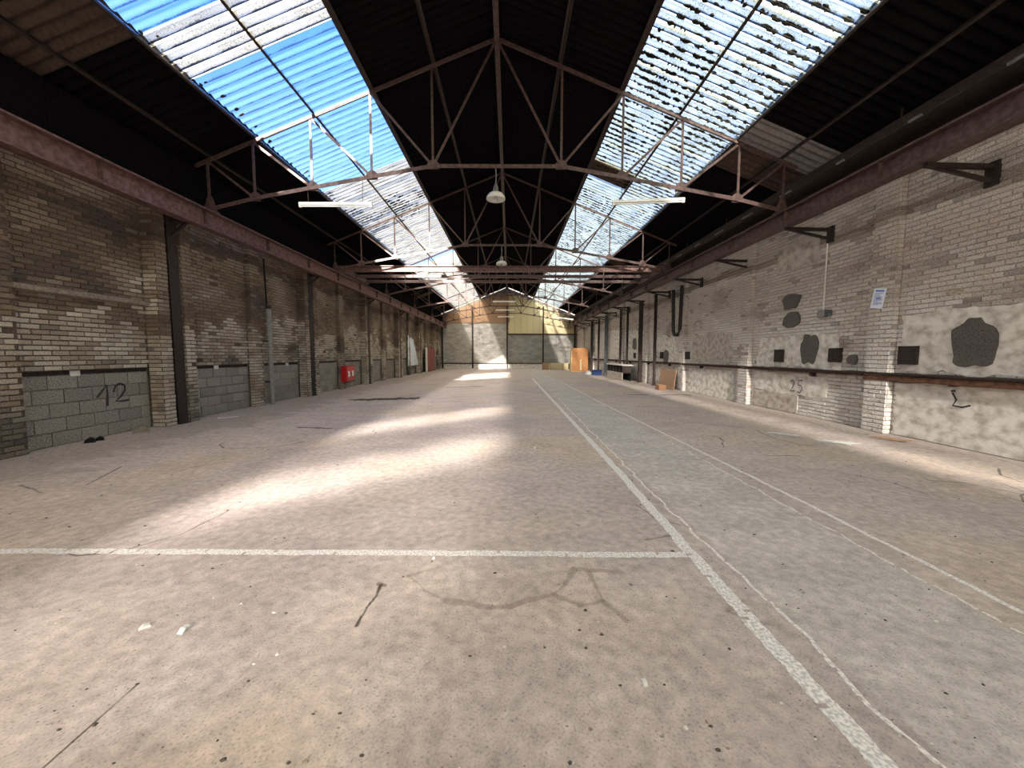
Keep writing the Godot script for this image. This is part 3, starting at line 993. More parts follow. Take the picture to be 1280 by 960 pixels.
func build_moss(strips: Array):
	# cushions of moss lying in the troughs on the outside of the sheets
	var s := st0()
	var rings := []
	for e in [[1.0, 0.0], [0.95, 0.45], [0.55, 0.85]]:
		var ring := []
		for k in 7:
			var a := TAU * k / 7
			var q: float = e[0] * (1.0 + 0.18 * sin(k * 2.7 + e[1] * 5))
			ring.append(Vector3(cos(a) * q, e[1], sin(a) * q))
		rings.append(ring)
	for j in 2:
		for k in 7:
			quad(s, rings[j][(k + 1) % 7], rings[j][k], rings[j + 1][k], rings[j + 1][(k + 1) % 7])
	for k in 7:
		for v in [rings[2][k], Vector3(0, 1, 0), rings[2][(k + 1) % 7]]: s.add_vertex(v)
	for k in range(1, 6):
		for v in [rings[0][0], rings[0][k], rings[0][k + 1]]: s.add_vertex(v)
	var mesh := done(s)
	var r := RandomNumberGenerator.new()
	r.seed = 909
	var n := noise(91, 0.55, 3)
	for side: int in [-1, 1]:
		var ts := []
		var cols := []
		for i in 61:
			var zc := ZB - SHEET * (i + 0.5)
			if zc > 1.0: continue
			for wv in 5:
				# trough of wave wv in the sheet's own z, then world z
				var u := (wv + 0.75) / 5.25
				var z := zc + side * (u - 0.5) * WAVE * 5.25
				for k in 64:
					var d := r.randf_range(2.6, 4.88)
					var v := n.get_noise_2d(z * 1.0, d * 1.3)
					var lim := 0.0
					if side > 0:
						lim = 0.24 + v * 0.9
						if z < -6.6 and z > -11.4: lim += 0.34
						if d > 4.4: lim += 0.18
						if z < -11.8: lim -= 0.04
					else:
						lim = -0.3 + v * 0.5
						if z < -12.6 and z > -14.8: lim = v * 1.2 + (0.55 if d > 3.2 else 0.2)
						if d > 4.75: lim += 0.6
					if r.randf() > lim: continue
					var t := slope_t(side, d, z + r.randf_range(-0.02, 0.02), -0.018)
					var big := r.randf()
					t.basis = t.basis * Basis(Vector3.UP, r.randf_range(-0.3, 0.3)) * Basis.from_scale(Vector3(0.018 + 0.075 * big * big, 0.014 + 0.022 * r.randf(), 0.016 + 0.024 * r.randf()))
					ts.append(t)
					var g := r.randf()
					cols.append(Color(0.012, 0.011, 0.006).lerp(Color(0.045, 0.032, 0.012), g * g * g))
		var mm := MultiMesh.new()
		mm.transform_format = MultiMesh.TRANSFORM_3D
		mm.use_colors = true
		mm.mesh = mesh
		mm.instance_count = ts.size()
		for k in ts.size():
			mm.set_instance_transform(k, ts[k])
			mm.set_instance_color(k, cols[k])
		var mi := MultiMeshInstance3D.new()
		mi.name = "moss"
		mi.multimesh = mm
		mi.material_override = M.moss
		mi.set_meta("kind", "stuff")
		strips[0 if side < 0 else 1].add_child(mi, true)

func build_truss(z: float, label: String):
	var t := thing("roof_truss", label, "truss", Vector3(RX, 0, z), 0, "steel roof trusses spanning the hall")
	var bot := [[5.85, 4.30], [4.92, 4.52], [3.75, 4.73], [2.54, 4.95], [1.30, 5.16]]
	var top := func(d): return RY - SL * d - 0.19
	for side: int in [-1, 1]:
		part("top_chord", ang(Vector3(side * 6.1, top.call(6.1), 0), Vector3(0, top.call(0.0), 0), 0.068), M.steel, t)
		for k in 4:
			part("bottom_chord", ang(Vector3(side * bot[k][0], bot[k][1], 0), Vector3(side * bot[k + 1][0], bot[k + 1][1], 0), 0.075), M.steel, t)
		for k in 5:
			var d: float = bot[k][0]
			part("post", ang(Vector3(side * d, bot[k][1], 0), Vector3(side * d, top.call(d), 0), 0.046), M.steel, t)
			if k < 4:
				part("diagonal", ang(Vector3(side * d, top.call(d), 0), Vector3(side * bot[k + 1][0], bot[k + 1][1], 0), 0.046), M.steel, t)
			var g := st0()
			var y: float = bot[k][1]
			prism(g, PackedVector2Array([Vector2(-0.11, -0.05), Vector2(0.11, -0.05), Vector2(0.12, 0.06), Vector2(0.05, 0.13), Vector2(-0.05, 0.13), Vector2(-0.12, 0.06)]), Transform3D(Basis(), Vector3(side * d, y, -0.006)), 0.012)
			part("gusset_plate", done(g), M.steel, t)
		part("diagonal", ang(Vector3(side * 1.3, 5.16, 0), Vector3(0, top.call(0.0), 0), 0.05), M.steel, t)
	part("bottom_chord", ang(Vector3(-1.3, 5.16, 0), Vector3(1.3, 5.16, 0), 0.075), M.steel, t)
	for side: int in [-1, 1]:
		var s := st0()
		prism(s, PackedVector2Array([Vector2(-0.14, 0), Vector2(0.14, 0), Vector2(0.04, 0.3), Vector2(-0.04, 0.3)]), Transform3D(Basis(), Vector3(side * 5.85, 4.27, -0.012)), 0.024)
		box(s, Vector3(side * 5.85 - 0.13, 4.255, -0.1), Vector3(side * 5.85 + 0.13, 4.272, 0.1))
		part("foot_plate", done(s), M.steel, t)
	return t

func ang(a: Vector3, b: Vector3, w: float) -> ArrayMesh:
	var s := st0()
	angle_bar(s, a, b, w)
	return done(s)

func build_steel():
	var ts := [[-8.2, "lattice steel truss carrying the large pendant lamp and two battens"], [-13.9, "lattice steel truss just before the crane bridge, with a pendant lamp"], [-19.6, "lattice steel truss next beyond the crane bridge, carrying no lamp"],
		[-25.3, "lattice steel truss carrying a central batten, above the blue crate"], [-31.0, "lattice steel truss carrying the central batten and the askew batten"], [-36.4, "last lattice steel truss, close in front of the far gable wall"]]
	for e in ts:
		build_truss(e[0], e[1])
	# crane girders on both sides
	for side: int in [-1, 1]:
		var x := -6.1 if side < 0 else 5.6
		var g := thing("crane_girder", "rusty steel crane girder running along the soot-stained brick wall" if side < 0 else "rusty steel crane girder on wall brackets along the whitewashed wall", "girder", Vector3(x, 3.93, 0))
		var s := st0()
		var sink := 0.06 if side < 0 else 0.0
		prism(s, i_poly(0.20, 0.325 + sink, 0.028, 0.016), Transform3D(Basis(), Vector3(0, -sink, ZE + 0.05)), ZB - ZE - 0.1)
		part("beam", done(s), M.steel_pink if side < 0 else M.steel, g)
		s = st0()
		box(s, Vector3(-0.03 - side * 0.0, 0.325, ZE + 0.1), Vector3(0.03, 0.36, ZB - 0.1), 0.006)
		part("rail", done(s), M.steel_dark, g)
		for k in 20:
			var z := 2.0 - k * 2.0
			part("stiffener", boxm(Vector3(-0.085, 0.025, z - 0.005), Vector3(0.085, 0.30, z + 0.005)), M.steel, g)
		if side > 0:
			# cantilever brackets from the wall
			for k in 13:
				var z := -2.75 - 2.65 * k
				if z < ZE: continue
				s = st0()
				bar(s, Vector3(0.0, -0.03, z), Vector3(WR - x, -0.05, z), 0.06, 0.06)
				bar(s, Vector3(0.05, -0.04, z), Vector3(WR - x, -0.24, z), 0.045, 0.045)
				box(s, Vector3(WR - x - 0.045, -0.3, z - 0.08), Vector3(WR - x + 0.02, 0.02, z + 0.08))
				part("bracket", done(s), M.steel_dark, g)
		else:
			for k in range(-2, 6):
				var z := -(7.65 + 5.15 * k)
				s = st0()
				bar(s, Vector3(0.0, -0.03, z), Vector3(WL - x + 0.1, -0.05, z), 0.12, 0.06)
				bar(s, Vector3(-0.05, -0.05, z), Vector3(WL - x + 0.2, -0.35, z), 0.06, 0.05)
				part("bracket", done(s), M.steel_dark, g)
	# wall columns in the slots of the left piers
	var where := ["next to the bay with the painted 12", "next beyond the grey downpipe", "next beyond the red extinguisher cabinets", "in front of the hanging plastic sheet", "between the plastic sheet and the red doors", "beyond the red doors, close to the far gable"]
	for k in range(0, 6):
		var z := -(7.645 + 5.15 * k)
		var c := thing("steel_column", "dark rusty steel column in sooty brick piers, " + where[k], "column", Vector3(WL + 0.13, 0, z), 0, "steel columns along the sooty brick wall")
		var s := st0()
		prism(s, i_poly(0.22, 0.24, 0.016, 0.012), Transform3D(Basis(Vector3(0, 0, 1), Vector3(1, 0, 0), Vector3(0, 1, 0)), Vector3(-0.12, 0.0, 0)), 5.0)
		part("shaft", done(s), M.steel_dark, c)
		part("base_plate", boxm(Vector3(-0.12, 0, -0.13), Vector3(0.16, 0.018, 0.13)), M.steel_dark, c)
	# travelling crane bridge
	var b := thing("crane_bridge", "travelling crane bridge of rusty pink girders across the hall", "crane", Vector3(RX, 4.29, -14.4))
	var s := st0()
	prism(s, i_poly(0.16, 0.21, 0.02, 0.014), Transform3D(Basis(Vector3(0, 0, 1), Vector3(0, 1, 0), Vector3(-1, 0, 0)), Vector3(5.95, 0.06, 0)), 11.9)
	part("girder", done(s), M.steel_pink, b)
	for z in [-1.1, -2.2]:
		part("side_girder", barm(Vector3(-5.95, 0.12, z), Vector3(5.95, 0.12, z), 0.09, 0.11), M.steel, b)
	for sd in [-5.85, 5.85]:
		s = st0()
		box(s, Vector3(sd - 0.09, 0.03, -2.5), Vector3(sd + 0.09, 0.22, 0.3), 0.01)
		part("end_carriage", done(s), M.steel, b)
		for z in [0.1, -2.3]:
			s = st0()
			tube(s, [Vector3(sd - 0.05, 0.1, z), Vector3(sd + 0.05, 0.1, z)], 0.1, 14)
			part("wheel", done(s), M.steel_dark, b)
	# long pipe and gutter trunk above the right girder
	var p := thing("gutter_trunk", "long flaking metal trunk slung under the roof above the whitewashed wall", "pipe", Vector3(6.0, 4.86, 0))
	s = st0()
	box(s, Vector3(-0.09, -0.08, ZE + 0.2), Vector3(0.09, 0.08, ZB - 0.2), 0.02)
	part("trunk", done(s), M.steel_dark, p)
	var r := RandomNumberGenerator.new()
	r.seed = 8
	for k in 16:
		var z := -3.2 - k * 1.3
		part("joint_strip", boxm(Vector3(-0.096, -0.086, z - r.randf_range(0.1, 0.5)), Vector3(-0.07, -0.05, z)), M.fibre, p)
	for k in 16:
		var z := 1.0 - k * 2.4
		part("hanger", boxm(Vector3(-0.012, 0.07, z), Vector3(0.012, 0.24, z + 0.03)), M.steel_dark, p)

# ------------------------------------------------------------------ lights and fittings
func pendant(at: Vector3, drop: float, label: String):
	var t := thing("pendant_lamp", label, "lamp", at)
	part("cord", tubem([Vector3(0, 0, 0), Vector3(0.01, -drop * 0.5, 0), Vector3(0, -drop, 0)], 0.009, 6), M.pvc, t)
	var s := st0()
	var y := -drop
	lathe(s, [Vector2(0.055, y - 0.17), Vector2(0.05, y - 0.08), Vector2(0.032, y - 0.03), Vector2(0.012, y + 0.01), Vector2(0.0, y + 0.012)], 18)
	part("lamp_holder", done(s), M.enamel_top, t)
	s = st0()
	lathe(s, [Vector2(0.185, y - 0.315), Vector2(0.195, y - 0.31), Vector2(0.185, y - 0.26), Vector2(0.14, y - 0.20), Vector2(0.055, y - 0.165)], 28)
	lathe(s, [Vector2(0.05, y - 0.175), Vector2(0.135, y - 0.21), Vector2(0.178, y - 0.265), Vector2(0.185, y - 0.315)], 28)
	part("lamp_shade", done(s), M.enamel, t)
	s = st0()
	lathe(s, [Vector2(0.0, y - 0.355), Vector2(0.03, y - 0.345), Vector2(0.045, y - 0.31), Vector2(0.035, y - 0.26), Vector2(0.018, y - 0.22), Vector2(0.018, y - 0.17)], 16)
	part("bulb", done(s), M.glass, t)

func batten(at: Vector3, label: String, tilt := 0.0, hang := 0.35, group := ""):
	var t := thing("fluorescent_batten", label, "lamp", at, 0, group)
	var n := Basis(Vector3(0, 0, 1), tilt)
	var s := st0()
	box(s, Vector3(-0.74, 0.0, -0.03), Vector3(0.74, 0.05, 0.03), 0.006)
	var o := part("housing", done(s), M.white, t)
	o.basis = n
	s = st0()
	tube(s, [Vector3(-0.70, -0.022, 0), Vector3(0.70, -0.022, 0)], 0.016, 10)
	o = part("tube", done(s), M.tubeglass, t)
	o.basis = n
	s = st0()
	for e in [-0.72, 0.72]:
		box(s, Vector3(e - 0.02, -0.045, -0.022), Vector3(e + 0.02, 0.0, 0.022), 0.004)
	o = part("socket", done(s), M.white, t)
	o.basis = n
	for e in [-0.55, 0.55]:
		part("hanging_wire", barm(n * Vector3(e, 0.05, 0), Vector3(e * 1.02, hang + 0.05 - 0.15 * (absf(at.x + e - RX) - absf(at.x - RX)) , 0), 0.008, 0.008), M.steel_dark, t)

func build_fittings():
	pendant(Vector3(RX - 0.03, 5.13, -8.2), 0.30, "large enamelled pendant lamp hanging alone under a truss chord")
	pendant(Vector3(RX - 0.03, 5.13, -13.9), 0.32, "enamelled pendant lamp hanging just above the crane bridge")
	batten(Vector3(-3.55, 4.40, -8.2), "white fluorescent batten hung from truss below the clear roof light", 0.0, 0.36)
	batten(Vector3(2.85, 4.48, -8.2), "white fluorescent batten hung from truss below the mossy roof light", 0.04, 0.36)
	for e in [[-25.3, "fluorescent batten in mid-hall, the one hung above the blue crate's bay"], [-31.0, "fluorescent batten in mid-hall, on the same truss as the askew one"], [-36.4, "fluorescent batten in mid-hall, hung right before the far gable wall"]]:
		batten(Vector3(RX - 0.1, 4.75 if e[0] > -30 else 4.85, e[0]), e[1], 0.0, 0.36, "fluorescent battens in the middle of the hall")
	batten(Vector3(4.3, 4.20, -31.0), "white fluorescent batten hanging askew from one wire by the far girder", -0.12, 0.42)
	# conduit with switch box on the right wall
	var c := thing("conduit", "thin pale vertical conduit ending in a junction box on whitewashed wall", "conduit", Vector3(WR - 0.045, 2.2, -8.1))
	part("pipe", tubem([Vector3(0, 0.08, 0), Vector3(0, 1.42, 0.01)], 0.014, 8), M.white, c)
	part("junction_box", boxm(Vector3(-0.045, -0.08, -0.09), Vector3(0.03, 0.08, 0.09), 0.01), M.pvc, c)
	part("switch_box", boxm(Vector3(-0.05, -0.06, 0.10), Vector3(0.03, 0.06, 0.20), 0.01), M.steel_blue, c)
	# paper notice
	var pm := StandardMaterial3D.new()
	var im := Image.create_empty(64, 96, false, Image.FORMAT_RGB8)
	im.fill(Color(0.88, 0.90, 0.96))
	var r := RandomNumberGenerator.new()
	r.seed = 3
	im.fill_rect(Rect2i(10, 8, 44, 8), Color(0.35, 0.45, 0.75))
	for k in 12:
		var y := 22 + k * 5
		im.fill_rect(Rect2i(9, y, r.randi_range(24, 46), 2), Color(0.42, 0.48, 0.68))
	im.fill_rect(Rect2i(20, 44, 24, 10), Color(0.5, 0.58, 0.82))
	pm.albedo_texture = ImageTexture.create_from_image(im)
	pm.roughness = 0.9
	var s := st0()
	var a := Vector3(0, 0.165, -0.115)
	var v := [Vector3(0, 0.17, -0.115), Vector3(0, 0.17, 0.115), Vector3(-0.004, -0.17, 0.115), Vector3(-0.006, -0.17, -0.115)]
	var uv := [Vector2(0, 0), Vector2(1, 0), Vector2(1, 1), Vector2(0, 1)]
	for k in [0, 2, 1, 0, 3, 2]:
		s.set_uv(uv[k])
		s.add_vertex(v[k] + Vector3(-0.002, 0, 0))
	for k in [0, 1, 2, 0, 2, 3]:
		s.set_uv(Vector2(0.02, 0.02))
		s.add_vertex(v[k])
	var o := part("paper_notice", done(s), pm, self)
	o.position = Vector3(WR - 0.135, 2.33, -6.80)
	o.rotation.x = 0.16
	tag(o, "white printed paper notice pinned askew on the whitewashed brick pier", "notice")
	# steel-edged wooden ledge along the right wall
	var l := thing("wall_ledge", "long dark steel-edged wooden rail along the whitewashed wall", "ledge", Vector3(WR, 0.98, 0))
	r.seed = 18
	var z := 3.0
	while z > -33.0:
		var len_ := r.randf_range(2.0, 3.2)
		s = st0()
		box(s, Vector3(-0.15, 0.03, z - len_ + 0.01), Vector3(0.0, 0.06 + r.randf_range(-0.008, 0.008), z), 0.006)
		part("steel_flat", done(s), M.steel_dark, l)
		s = st0()
		var deep := 0.10 if z > -5.0 else 0.035
		box(s, Vector3(-0.13, 0.025 - deep + r.randf_range(-0.01, 0.01), z - len_ + 0.03), Vector3(0.0, 0.027, z - 0.02), 0.008)
		part("timber", done(s), M.rustwood, l)
		part("support", boxm(Vector3(-0.12, -0.09, z - len_ * 0.5), Vector3(0.0, 0.0, z - len_ * 0.5 + 0.05)), M.steel_dark, l)
		z -= len_
	# U-shaped dark duct hanging on the right wall
	var u := thing("wall_duct", "dark U-shaped metal pipe hanging against the whitewashed brick wall", "pipe", Vector3(WR - 0.11, 0, 0))
	part("pipe", tubem([Vector3(-0.06, 3.85, -15.3), Vector3(-0.06, 2.3, -15.2), Vector3(-0.06, 2.12, -15.1), Vector3(-0.06, 2.1, -14.8), Vector3(-0.06, 2.3, -14.62), Vector3(-0.06, 3.9, -14.55)], 0.07, 8), M.steel_dark, u)
	# downpipes and columns against the right wall
	for q in [[16.9, 0.05, 5, "steel_dark", "thin dark steel stanchion on whitewashed wall, next beyond the leaning plywood"], [18.75, 0.08, 5, "steel_dark", "stout dark steel stanchion on whitewashed wall, at the workbench's near end"], [20.9, 0.05, 4.2, "steel_dark", "thin dark steel stanchion rising behind the middle of the workbench"], [22.2, 0.05, 4.2, "steel_dark", "thin dark steel stanchion rising behind the workbench's far half"],
			[25.4, 0.10, 4.2, "steel_blue", "blue-grey steel stanchion on whitewashed wall beside the blue crate"], [27.6, 0.06, 4.2, "steel_dark", "thin dark steel stanchion between blue-grey stanchion and wooden cabinet"], [29.9, 0.08, 4.2, "steel_dark", "stout dark steel stanchion just before the wooden cabinet"]]:
		var dn := thing("wall_stanchion", q[4], "column", Vector3(WR - 0.22, 0, -q[0]), 0, "stanchions along the whitewashed wall")
		s = st0()
		prism(s, i_poly(q[1] * 2, q[1] * 2, 0.012, 0.01), Transform3D(Basis(Vector3(1, 0, 0), Vector3(0, 0, -1), Vector3(0, 1, 0)), Vector3.ZERO), 3.93 if q[2] > 4.5 else 3.9)
		part("shaft", done(s), M[q[3]], dn)
		part("foot", boxm(Vector3(-q[1] * 1.4, 0, -q[1] * 2.4), Vector3(q[1] * 1.4, 0.015, q[1] * 0.5)), M[q[3]], dn)
	# grey downpipe on the left pier with a cable above
	var dp := thing("downpipe", "grey plastic downpipe on a brick pier of the sooty wall", "pipe", Vector3(WL + 0.20, 0, -10.62))
	part("pipe", tubem([Vector3(0, 0.0, 0), Vector3(0, 2.62, 0)], 0.06, 12), M.pvc, dp)
	part("collar", tubem([Vector3(0, 2.58, 0), Vector3(0, 2.68, 0)], 0.07, 12), M.steel_dark, dp)
	part("cable", tubem([Vector3(-0.04, 2.66, 0), Vector3(-0.05, 3.9, 0.03)], 0.022, 6), M.dark, dp)
	for y in [0.6, 1.7]:
		part("clip", boxm(Vector3(-0.165, y, -0.075), Vector3(0.0, y + 0.03, 0.075)), M.steel_dark, dp)
	# red extinguisher cabinets either side of a left pier
	for k in 2:
		var e := thing("extinguisher_cabinet", ["red extinguisher cabinet on sooty wall, on the clear side of its twin towards the downpipe", "red extinguisher cabinet on sooty wall, on its twin's far side towards the red doors"][k], "cabinet", Vector3(WL + [0.14, 0.022][k], 0.28, [-15.36, -16.02][k]), 0, "red extinguisher cabinets")
		part("mounting_plate", boxm(Vector3(-0.025, 0.1, -0.12), Vector3(0, 0.5, 0.12)), M.steel_dark, e)
		part("case", boxm(Vector3(0, 0, -0.22), Vector3(0.20, 0.62, 0.22), 0.03), M.red, e)
		part("door", boxm(Vector3(0.20, 0.03, -0.19), Vector3(0.215, 0.59, 0.19), 0.004), M.red, e)
		part("label_plate", boxm(Vector3(0.215, 0.20, -0.09), Vector3(0.219, 0.42, 0.09), 0.001), M.white, e)
		part("latch", boxm(Vector3(0.215, 0.28, 0.13), Vector3(0.235, 0.34, 0.16), 0.003), M.dark, e)
	# name plates on the block footing
	for p in [[-6.05, "small white plate under the lintel beside the painted 12"], [-8.95, "small white plate under the lintel between column and downpipe"], [-11.8, "small white plate under the lintel beyond the downpipe"]]:
		o = part("wall_plate", boxm(Vector3(0, -0.045, -0.07), Vector3(0.012, 0.045, 0.07), 0.003), M.white, self)
		o.position = Vector3(WL - 0.044, 1.07, p[0])
		tag(o, p[1], "plate")
	# rags of debris against the left footing
	for p in [[-5.95, 0.06, "dark lump of rubble at foot of block footing"], [-6.10, 0.05, "small dark lump of rubble beside the larger lump"], [-6.75, 0.10, "pale broken block lying under the painted 12"]]:
		s = st0()
		var q: float = p[1]
		prism(s, PackedVector2Array([Vector2(-q, 0), Vector2(q * 1.1, 0), Vector2(q * 0.8, q * 0.9), Vector2(q * 0.1, q * 1.3), Vector2(-q * 0.8, q * 0.7)]), Transform3D(Basis(Vector3.UP, 0.7), Vector3(0, 0, -q)), q * 1.8)
		o = part("rubble_piece", done(s), M.dark if q < 0.09 else M.concrete, self)
		o.position = Vector3(WL + 0.16, 0.0, p[0])
		tag(o, p[2], "rubble")

func build_far_things():
	# white plastic sheet hanging on the left wall
	var s := st0()
	var n := noise(61, 0.9, 2)
	var rows := 12
	var cols := 14
	var grid := []
	for j in rows + 1:
		var row := []
		var f := float(j) / rows
		for k in cols + 1:
			var g := float(k) / cols
			var z := lerpf(lerpf(-25.2, -25.1, f), lerpf(-26.6, -28.1, f), g)
			row.append(Vector3(0.13 + 0.06 * n.get_noise_2d(g * 6, f * 2) + 0.03 * sin(g * 22), 0.62 + 1.98 * (1.0 - f) - 0.25 * g * (1.0 - f), z))
		grid.append(row)
	for j in rows:
		for k in cols:
			quad(s, grid[j][k], grid[j][k + 1], grid[j + 1][k + 1], grid[j + 1][k])
	var o := part("plastic_sheet", done(s), M.sheeting, self)
	o.position = Vector3(WL, 0, 0)
	tag(o, "translucent white plastic sheet hanging on the sooty wall before the red doors", "sheet")
	# red doors with a pale edge, standing open against the left wall
	var d := thing("red_door", "pair of dull red door leaves with a white edge against the sooty wall", "door", Vector3(WL + 0.30, 0, -31.4))
	for q in [[0.03, 1.35], [-1.38, 0.0]]:
		var lf := part("leaf", boxm(Vector3(0, 0.02, q[0]), Vector3(0.06, 1.88, q[1]), 0.006), M.red_dull, d)
		part("rail", boxm(Vector3(0.06, 0.9, q[0] + 0.05), Vector3(0.075, 1.05, q[1] - 0.05), 0.004), M.red_dull, lf)
	part("edge_board", boxm(Vector3(-0.06, 0.0, 1.38), Vector3(0.07, 1.90, 1.44), 0.006), M.white, d)
	part("handle", boxm(Vector3(0.06, 0.95, -0.12), Vector3(0.10, 1.0, -0.04), 0.006), M.dark, d)
	# tall wooden cabinet at the far right
	var c := thing("wooden_cabinet", "tall orange-brown wooden cabinet with rounded top near the far wall", "cabinet", Vector3(5.75, 0, -32.0))
	s = st0()
	prism(s, PackedVector2Array([Vector2(-0.70, 0), Vector2(0.62, 0), Vector2(0.62, 1.78), Vector2(0.4, 1.88), Vector2(-0.45, 1.88), Vector2(-0.70, 1.70)]), Transform3D(Basis(), Vector3(0, 0, -0.5)), 1.0)
	part("body", done(s), M.wood, c)
	part("door", boxm(Vector3(-0.30, 0.05, 0.5), Vector3(0.58, 1.72, 0.53), 0.006), M.wood, c)
	part("door", boxm(Vector3(-0.06, 0.08, 0.53), Vector3(0.10, 0.95, 0.56), 0.006), M.cream, c)
	part("side_panel", boxm(Vector3(-0.73, 0.0, -0.45), Vector3(-0.70, 1.65, 0.45)), M.cream, c)
	# low cream cupboards and a carton by the far wall
	var ks := [[3.2, 0.55, 0.62, "ply", "plain brown carton beside the low cream cupboards at far wall"], [4.15, 1.1, 0.58, "cream", "low cream cupboard between the brown carton and its broken neighbour"], [5.15, 0.8, 0.58, "cream", "low cream cupboard with dark open front by the wooden cabinet"]]
	for k in 3:
		var q: Array = ks[k]
		var b := thing("carton" if k == 0 else "low_cupboard", q[4], "carton" if k == 0 else "cupboard", Vector3(q[0], 0, -34.5))
		part("body", boxm(Vector3(-q[1] / 2, 0, -0.3), Vector3(q[1] / 2, q[2], 0.3), 0.01), M[q[3]], b)
		if k == 0:
			part("flap", boxm(Vector3(-q[1] / 2, q[2], -0.02), Vector3(q[1] / 2, q[2] + 0.012, 0.30)), M.card, b)
		else:
			for e in 2:
				part("door", boxm(Vector3(-q[1] / 2 + 0.02 + e * q[1] / 2, 0.06, 0.3), Vector3(e * q[1] / 2 - 0.02, q[2] - 0.04, 0.32), 0.004), M.dark if (k == 2 and e == 1) else M.cream, b)
	# blue crate and white bag
	var bc := thing("blue_crate", "blue plastic crate on the floor by the whitewashed wall", "crate", Vector3(5.75, 0, -25.6))
	s = st0()
	box(s, Vector3(-0.30, 0, -0.22), Vector3(0.30, 0.04, 0.22))
	for e in [[-0.30, -0.27, -0.22, 0.22], [0.27, 0.30, -0.22, 0.22], [-0.27, 0.27, -0.22, -0.19], [-0.27, 0.27, 0.19, 0.22]]:
		box(s, Vector3(e[0], 0.04, e[2]), Vector3(e[1], 0.34, e[3]))
	part("body", done(s), M.blue, bc)
	part("rim", boxm(Vector3(-0.32, 0.30, 0.22), Vector3(0.32, 0.34, 0.24), 0.006), M.blue, bc)
	var s2 := st0()
	lathe(s2, [Vector2(0.0, 0.0), Vector2(0.19, 0.02), Vector2(0.22, 0.12), Vector2(0.15, 0.24), Vector2(0.05, 0.30), Vector2(0.0, 0.30)], 14)
	o = part("white_bag", done(s2), M.white, self)
	o.position = Vector3(5.22, 0, -25.6)
	tag(o, "small white tied bag beside the blue crate", "bag")
	# long low bench with dark bays against the right wall
	var bn := thing("workbench", "low grey workbench with dark open bays against the whitewashed wall", "workbench", Vector3(WR - 0.75, 0, -21.3))
	part("front_panel", boxm(Vector3(-0.05, 0.0, -1.5), Vector3(0.0, 0.42, 1.5), 0.006), M.plaster_grey, bn)
	part("top", boxm(Vector3(-0.08, 0.78, -1.55), Vector3(0.50, 0.83, 1.55), 0.006), M.plaster, bn)
	part("back_panel", boxm(Vector3(0.40, 0.0, -1.5), Vector3(0.44, 0.78, 1.5)), M.dark, bn)
	part("shelf", boxm(Vector3(0.0, 0.38, -1.5), Vector3(0.40, 0.42, 1.5)), M.dark, bn)
	for k in 6:
		var z := -1.5 + k * 0.59
		part("divider", boxm(Vector3(-0.04, 0.42, z), Vector3(0.40, 0.78, z + 0.05)), M.steel_dark, bn)
	# plywood sheet leaning on the right wall, with a small box in front
	var pn := part("plywood_panel", boxm(Vector3(-0.012, 0, -0.75), Vector3(0.012, 0.78, 0.75), 0.003), M.ply, self)
	pn.position = Vector3(WR - 0.34, 0.0, -15.35)
	pn.rotation.z = -0.12
	tag(pn, "brown plywood panel leaning against the whitewashed wall", "panel")
	var bx := thing("small_carton", "small orange-brown carton on the floor before the leaning plywood", "carton", Vector3(WR - 0.72, 0, -14.9))
	part("body", boxm(Vector3(-0.13, 0, -0.2), Vector3(0.13, 0.19, 0.2), 0.004), M.card, bx)
	part("tape", boxm(Vector3(-0.02, 0.19, -0.2), Vector3(0.02, 0.192, 0.2)), M.paper, bx)
	# flattened papers and board scraps on the floor near the right wall
	var sc := [[Vector2(4.42, -6.62), Vector2(4.60, -6.70), Vector2(4.90, -6.40), Vector2(4.72, -6.28), "paper", "small flattened pale sheet on floor, farther from the whitewashed wall"],
		[Vector2(4.78, -6.02), Vector2(5.0, -6.12), Vector2(5.34, -5.80), Vector2(5.08, -5.66), "paper", "larger crumpled pale sheet on floor between the two flat scraps"],
		[Vector2(5.86, -6.22), Vector2(6.12, -6.32), Vector2(6.40, -5.98), Vector2(6.12, -5.86), "card", "tan cardboard scrap on floor at foot of whitewashed wall"]]
	for k in sc.size():
		var q: Array = sc[k]
		var mid: Vector2 = (q[0] + q[1] + q[2] + q[3]) / 4
		s = st0()
		var nn := noise(70 + k, 1.4, 3)
		var g := []
		for j in 9:
			var row := []
			for i in 9:
				var p: Vector2 = (q[0] as Vector2).lerp(q[1], i / 8.0).lerp((q[3] as Vector2).lerp(q[2], i / 8.0), j / 8.0)
				p += Vector2(nn.get_noise_2d(p.x * 3, p.y * 3), nn.get_noise_2d(p.y * 3, p.x * 3)) * 0.04
				row.append(Vector3(p.x - mid.x, 0.004 + 0.022 * absf(nn.get_noise_2d(p.x * 6, p.y * 6)), p.y - mid.y))
			g.append(row)
		for j in 8:
			for i in 8:
				quad(s, g[j][i], g[j + 1][i], g[j + 1][i + 1], g[j][i + 1])
		var m: Material = M.paper if q[4] == "paper" else M.ply
		o = part("floor_scrap", done(s), m, self)
		o.position = Vector3(mid.x, 0, mid.y)
		tag(o, q[5], "scrap")
	# pale lath near the left wall
	o = part("wooden_lath", boxm(Vector3(-0.18, 0, -0.012), Vector3(0.18, 0.014, 0.012), 0.002), M.paper, self)
	o.position = Vector3(-6.08, 0.0, -8.33)
	o.rotation.y = 0.7
	tag(o, "thin pale lath lying on floor near the steel column", "lath")
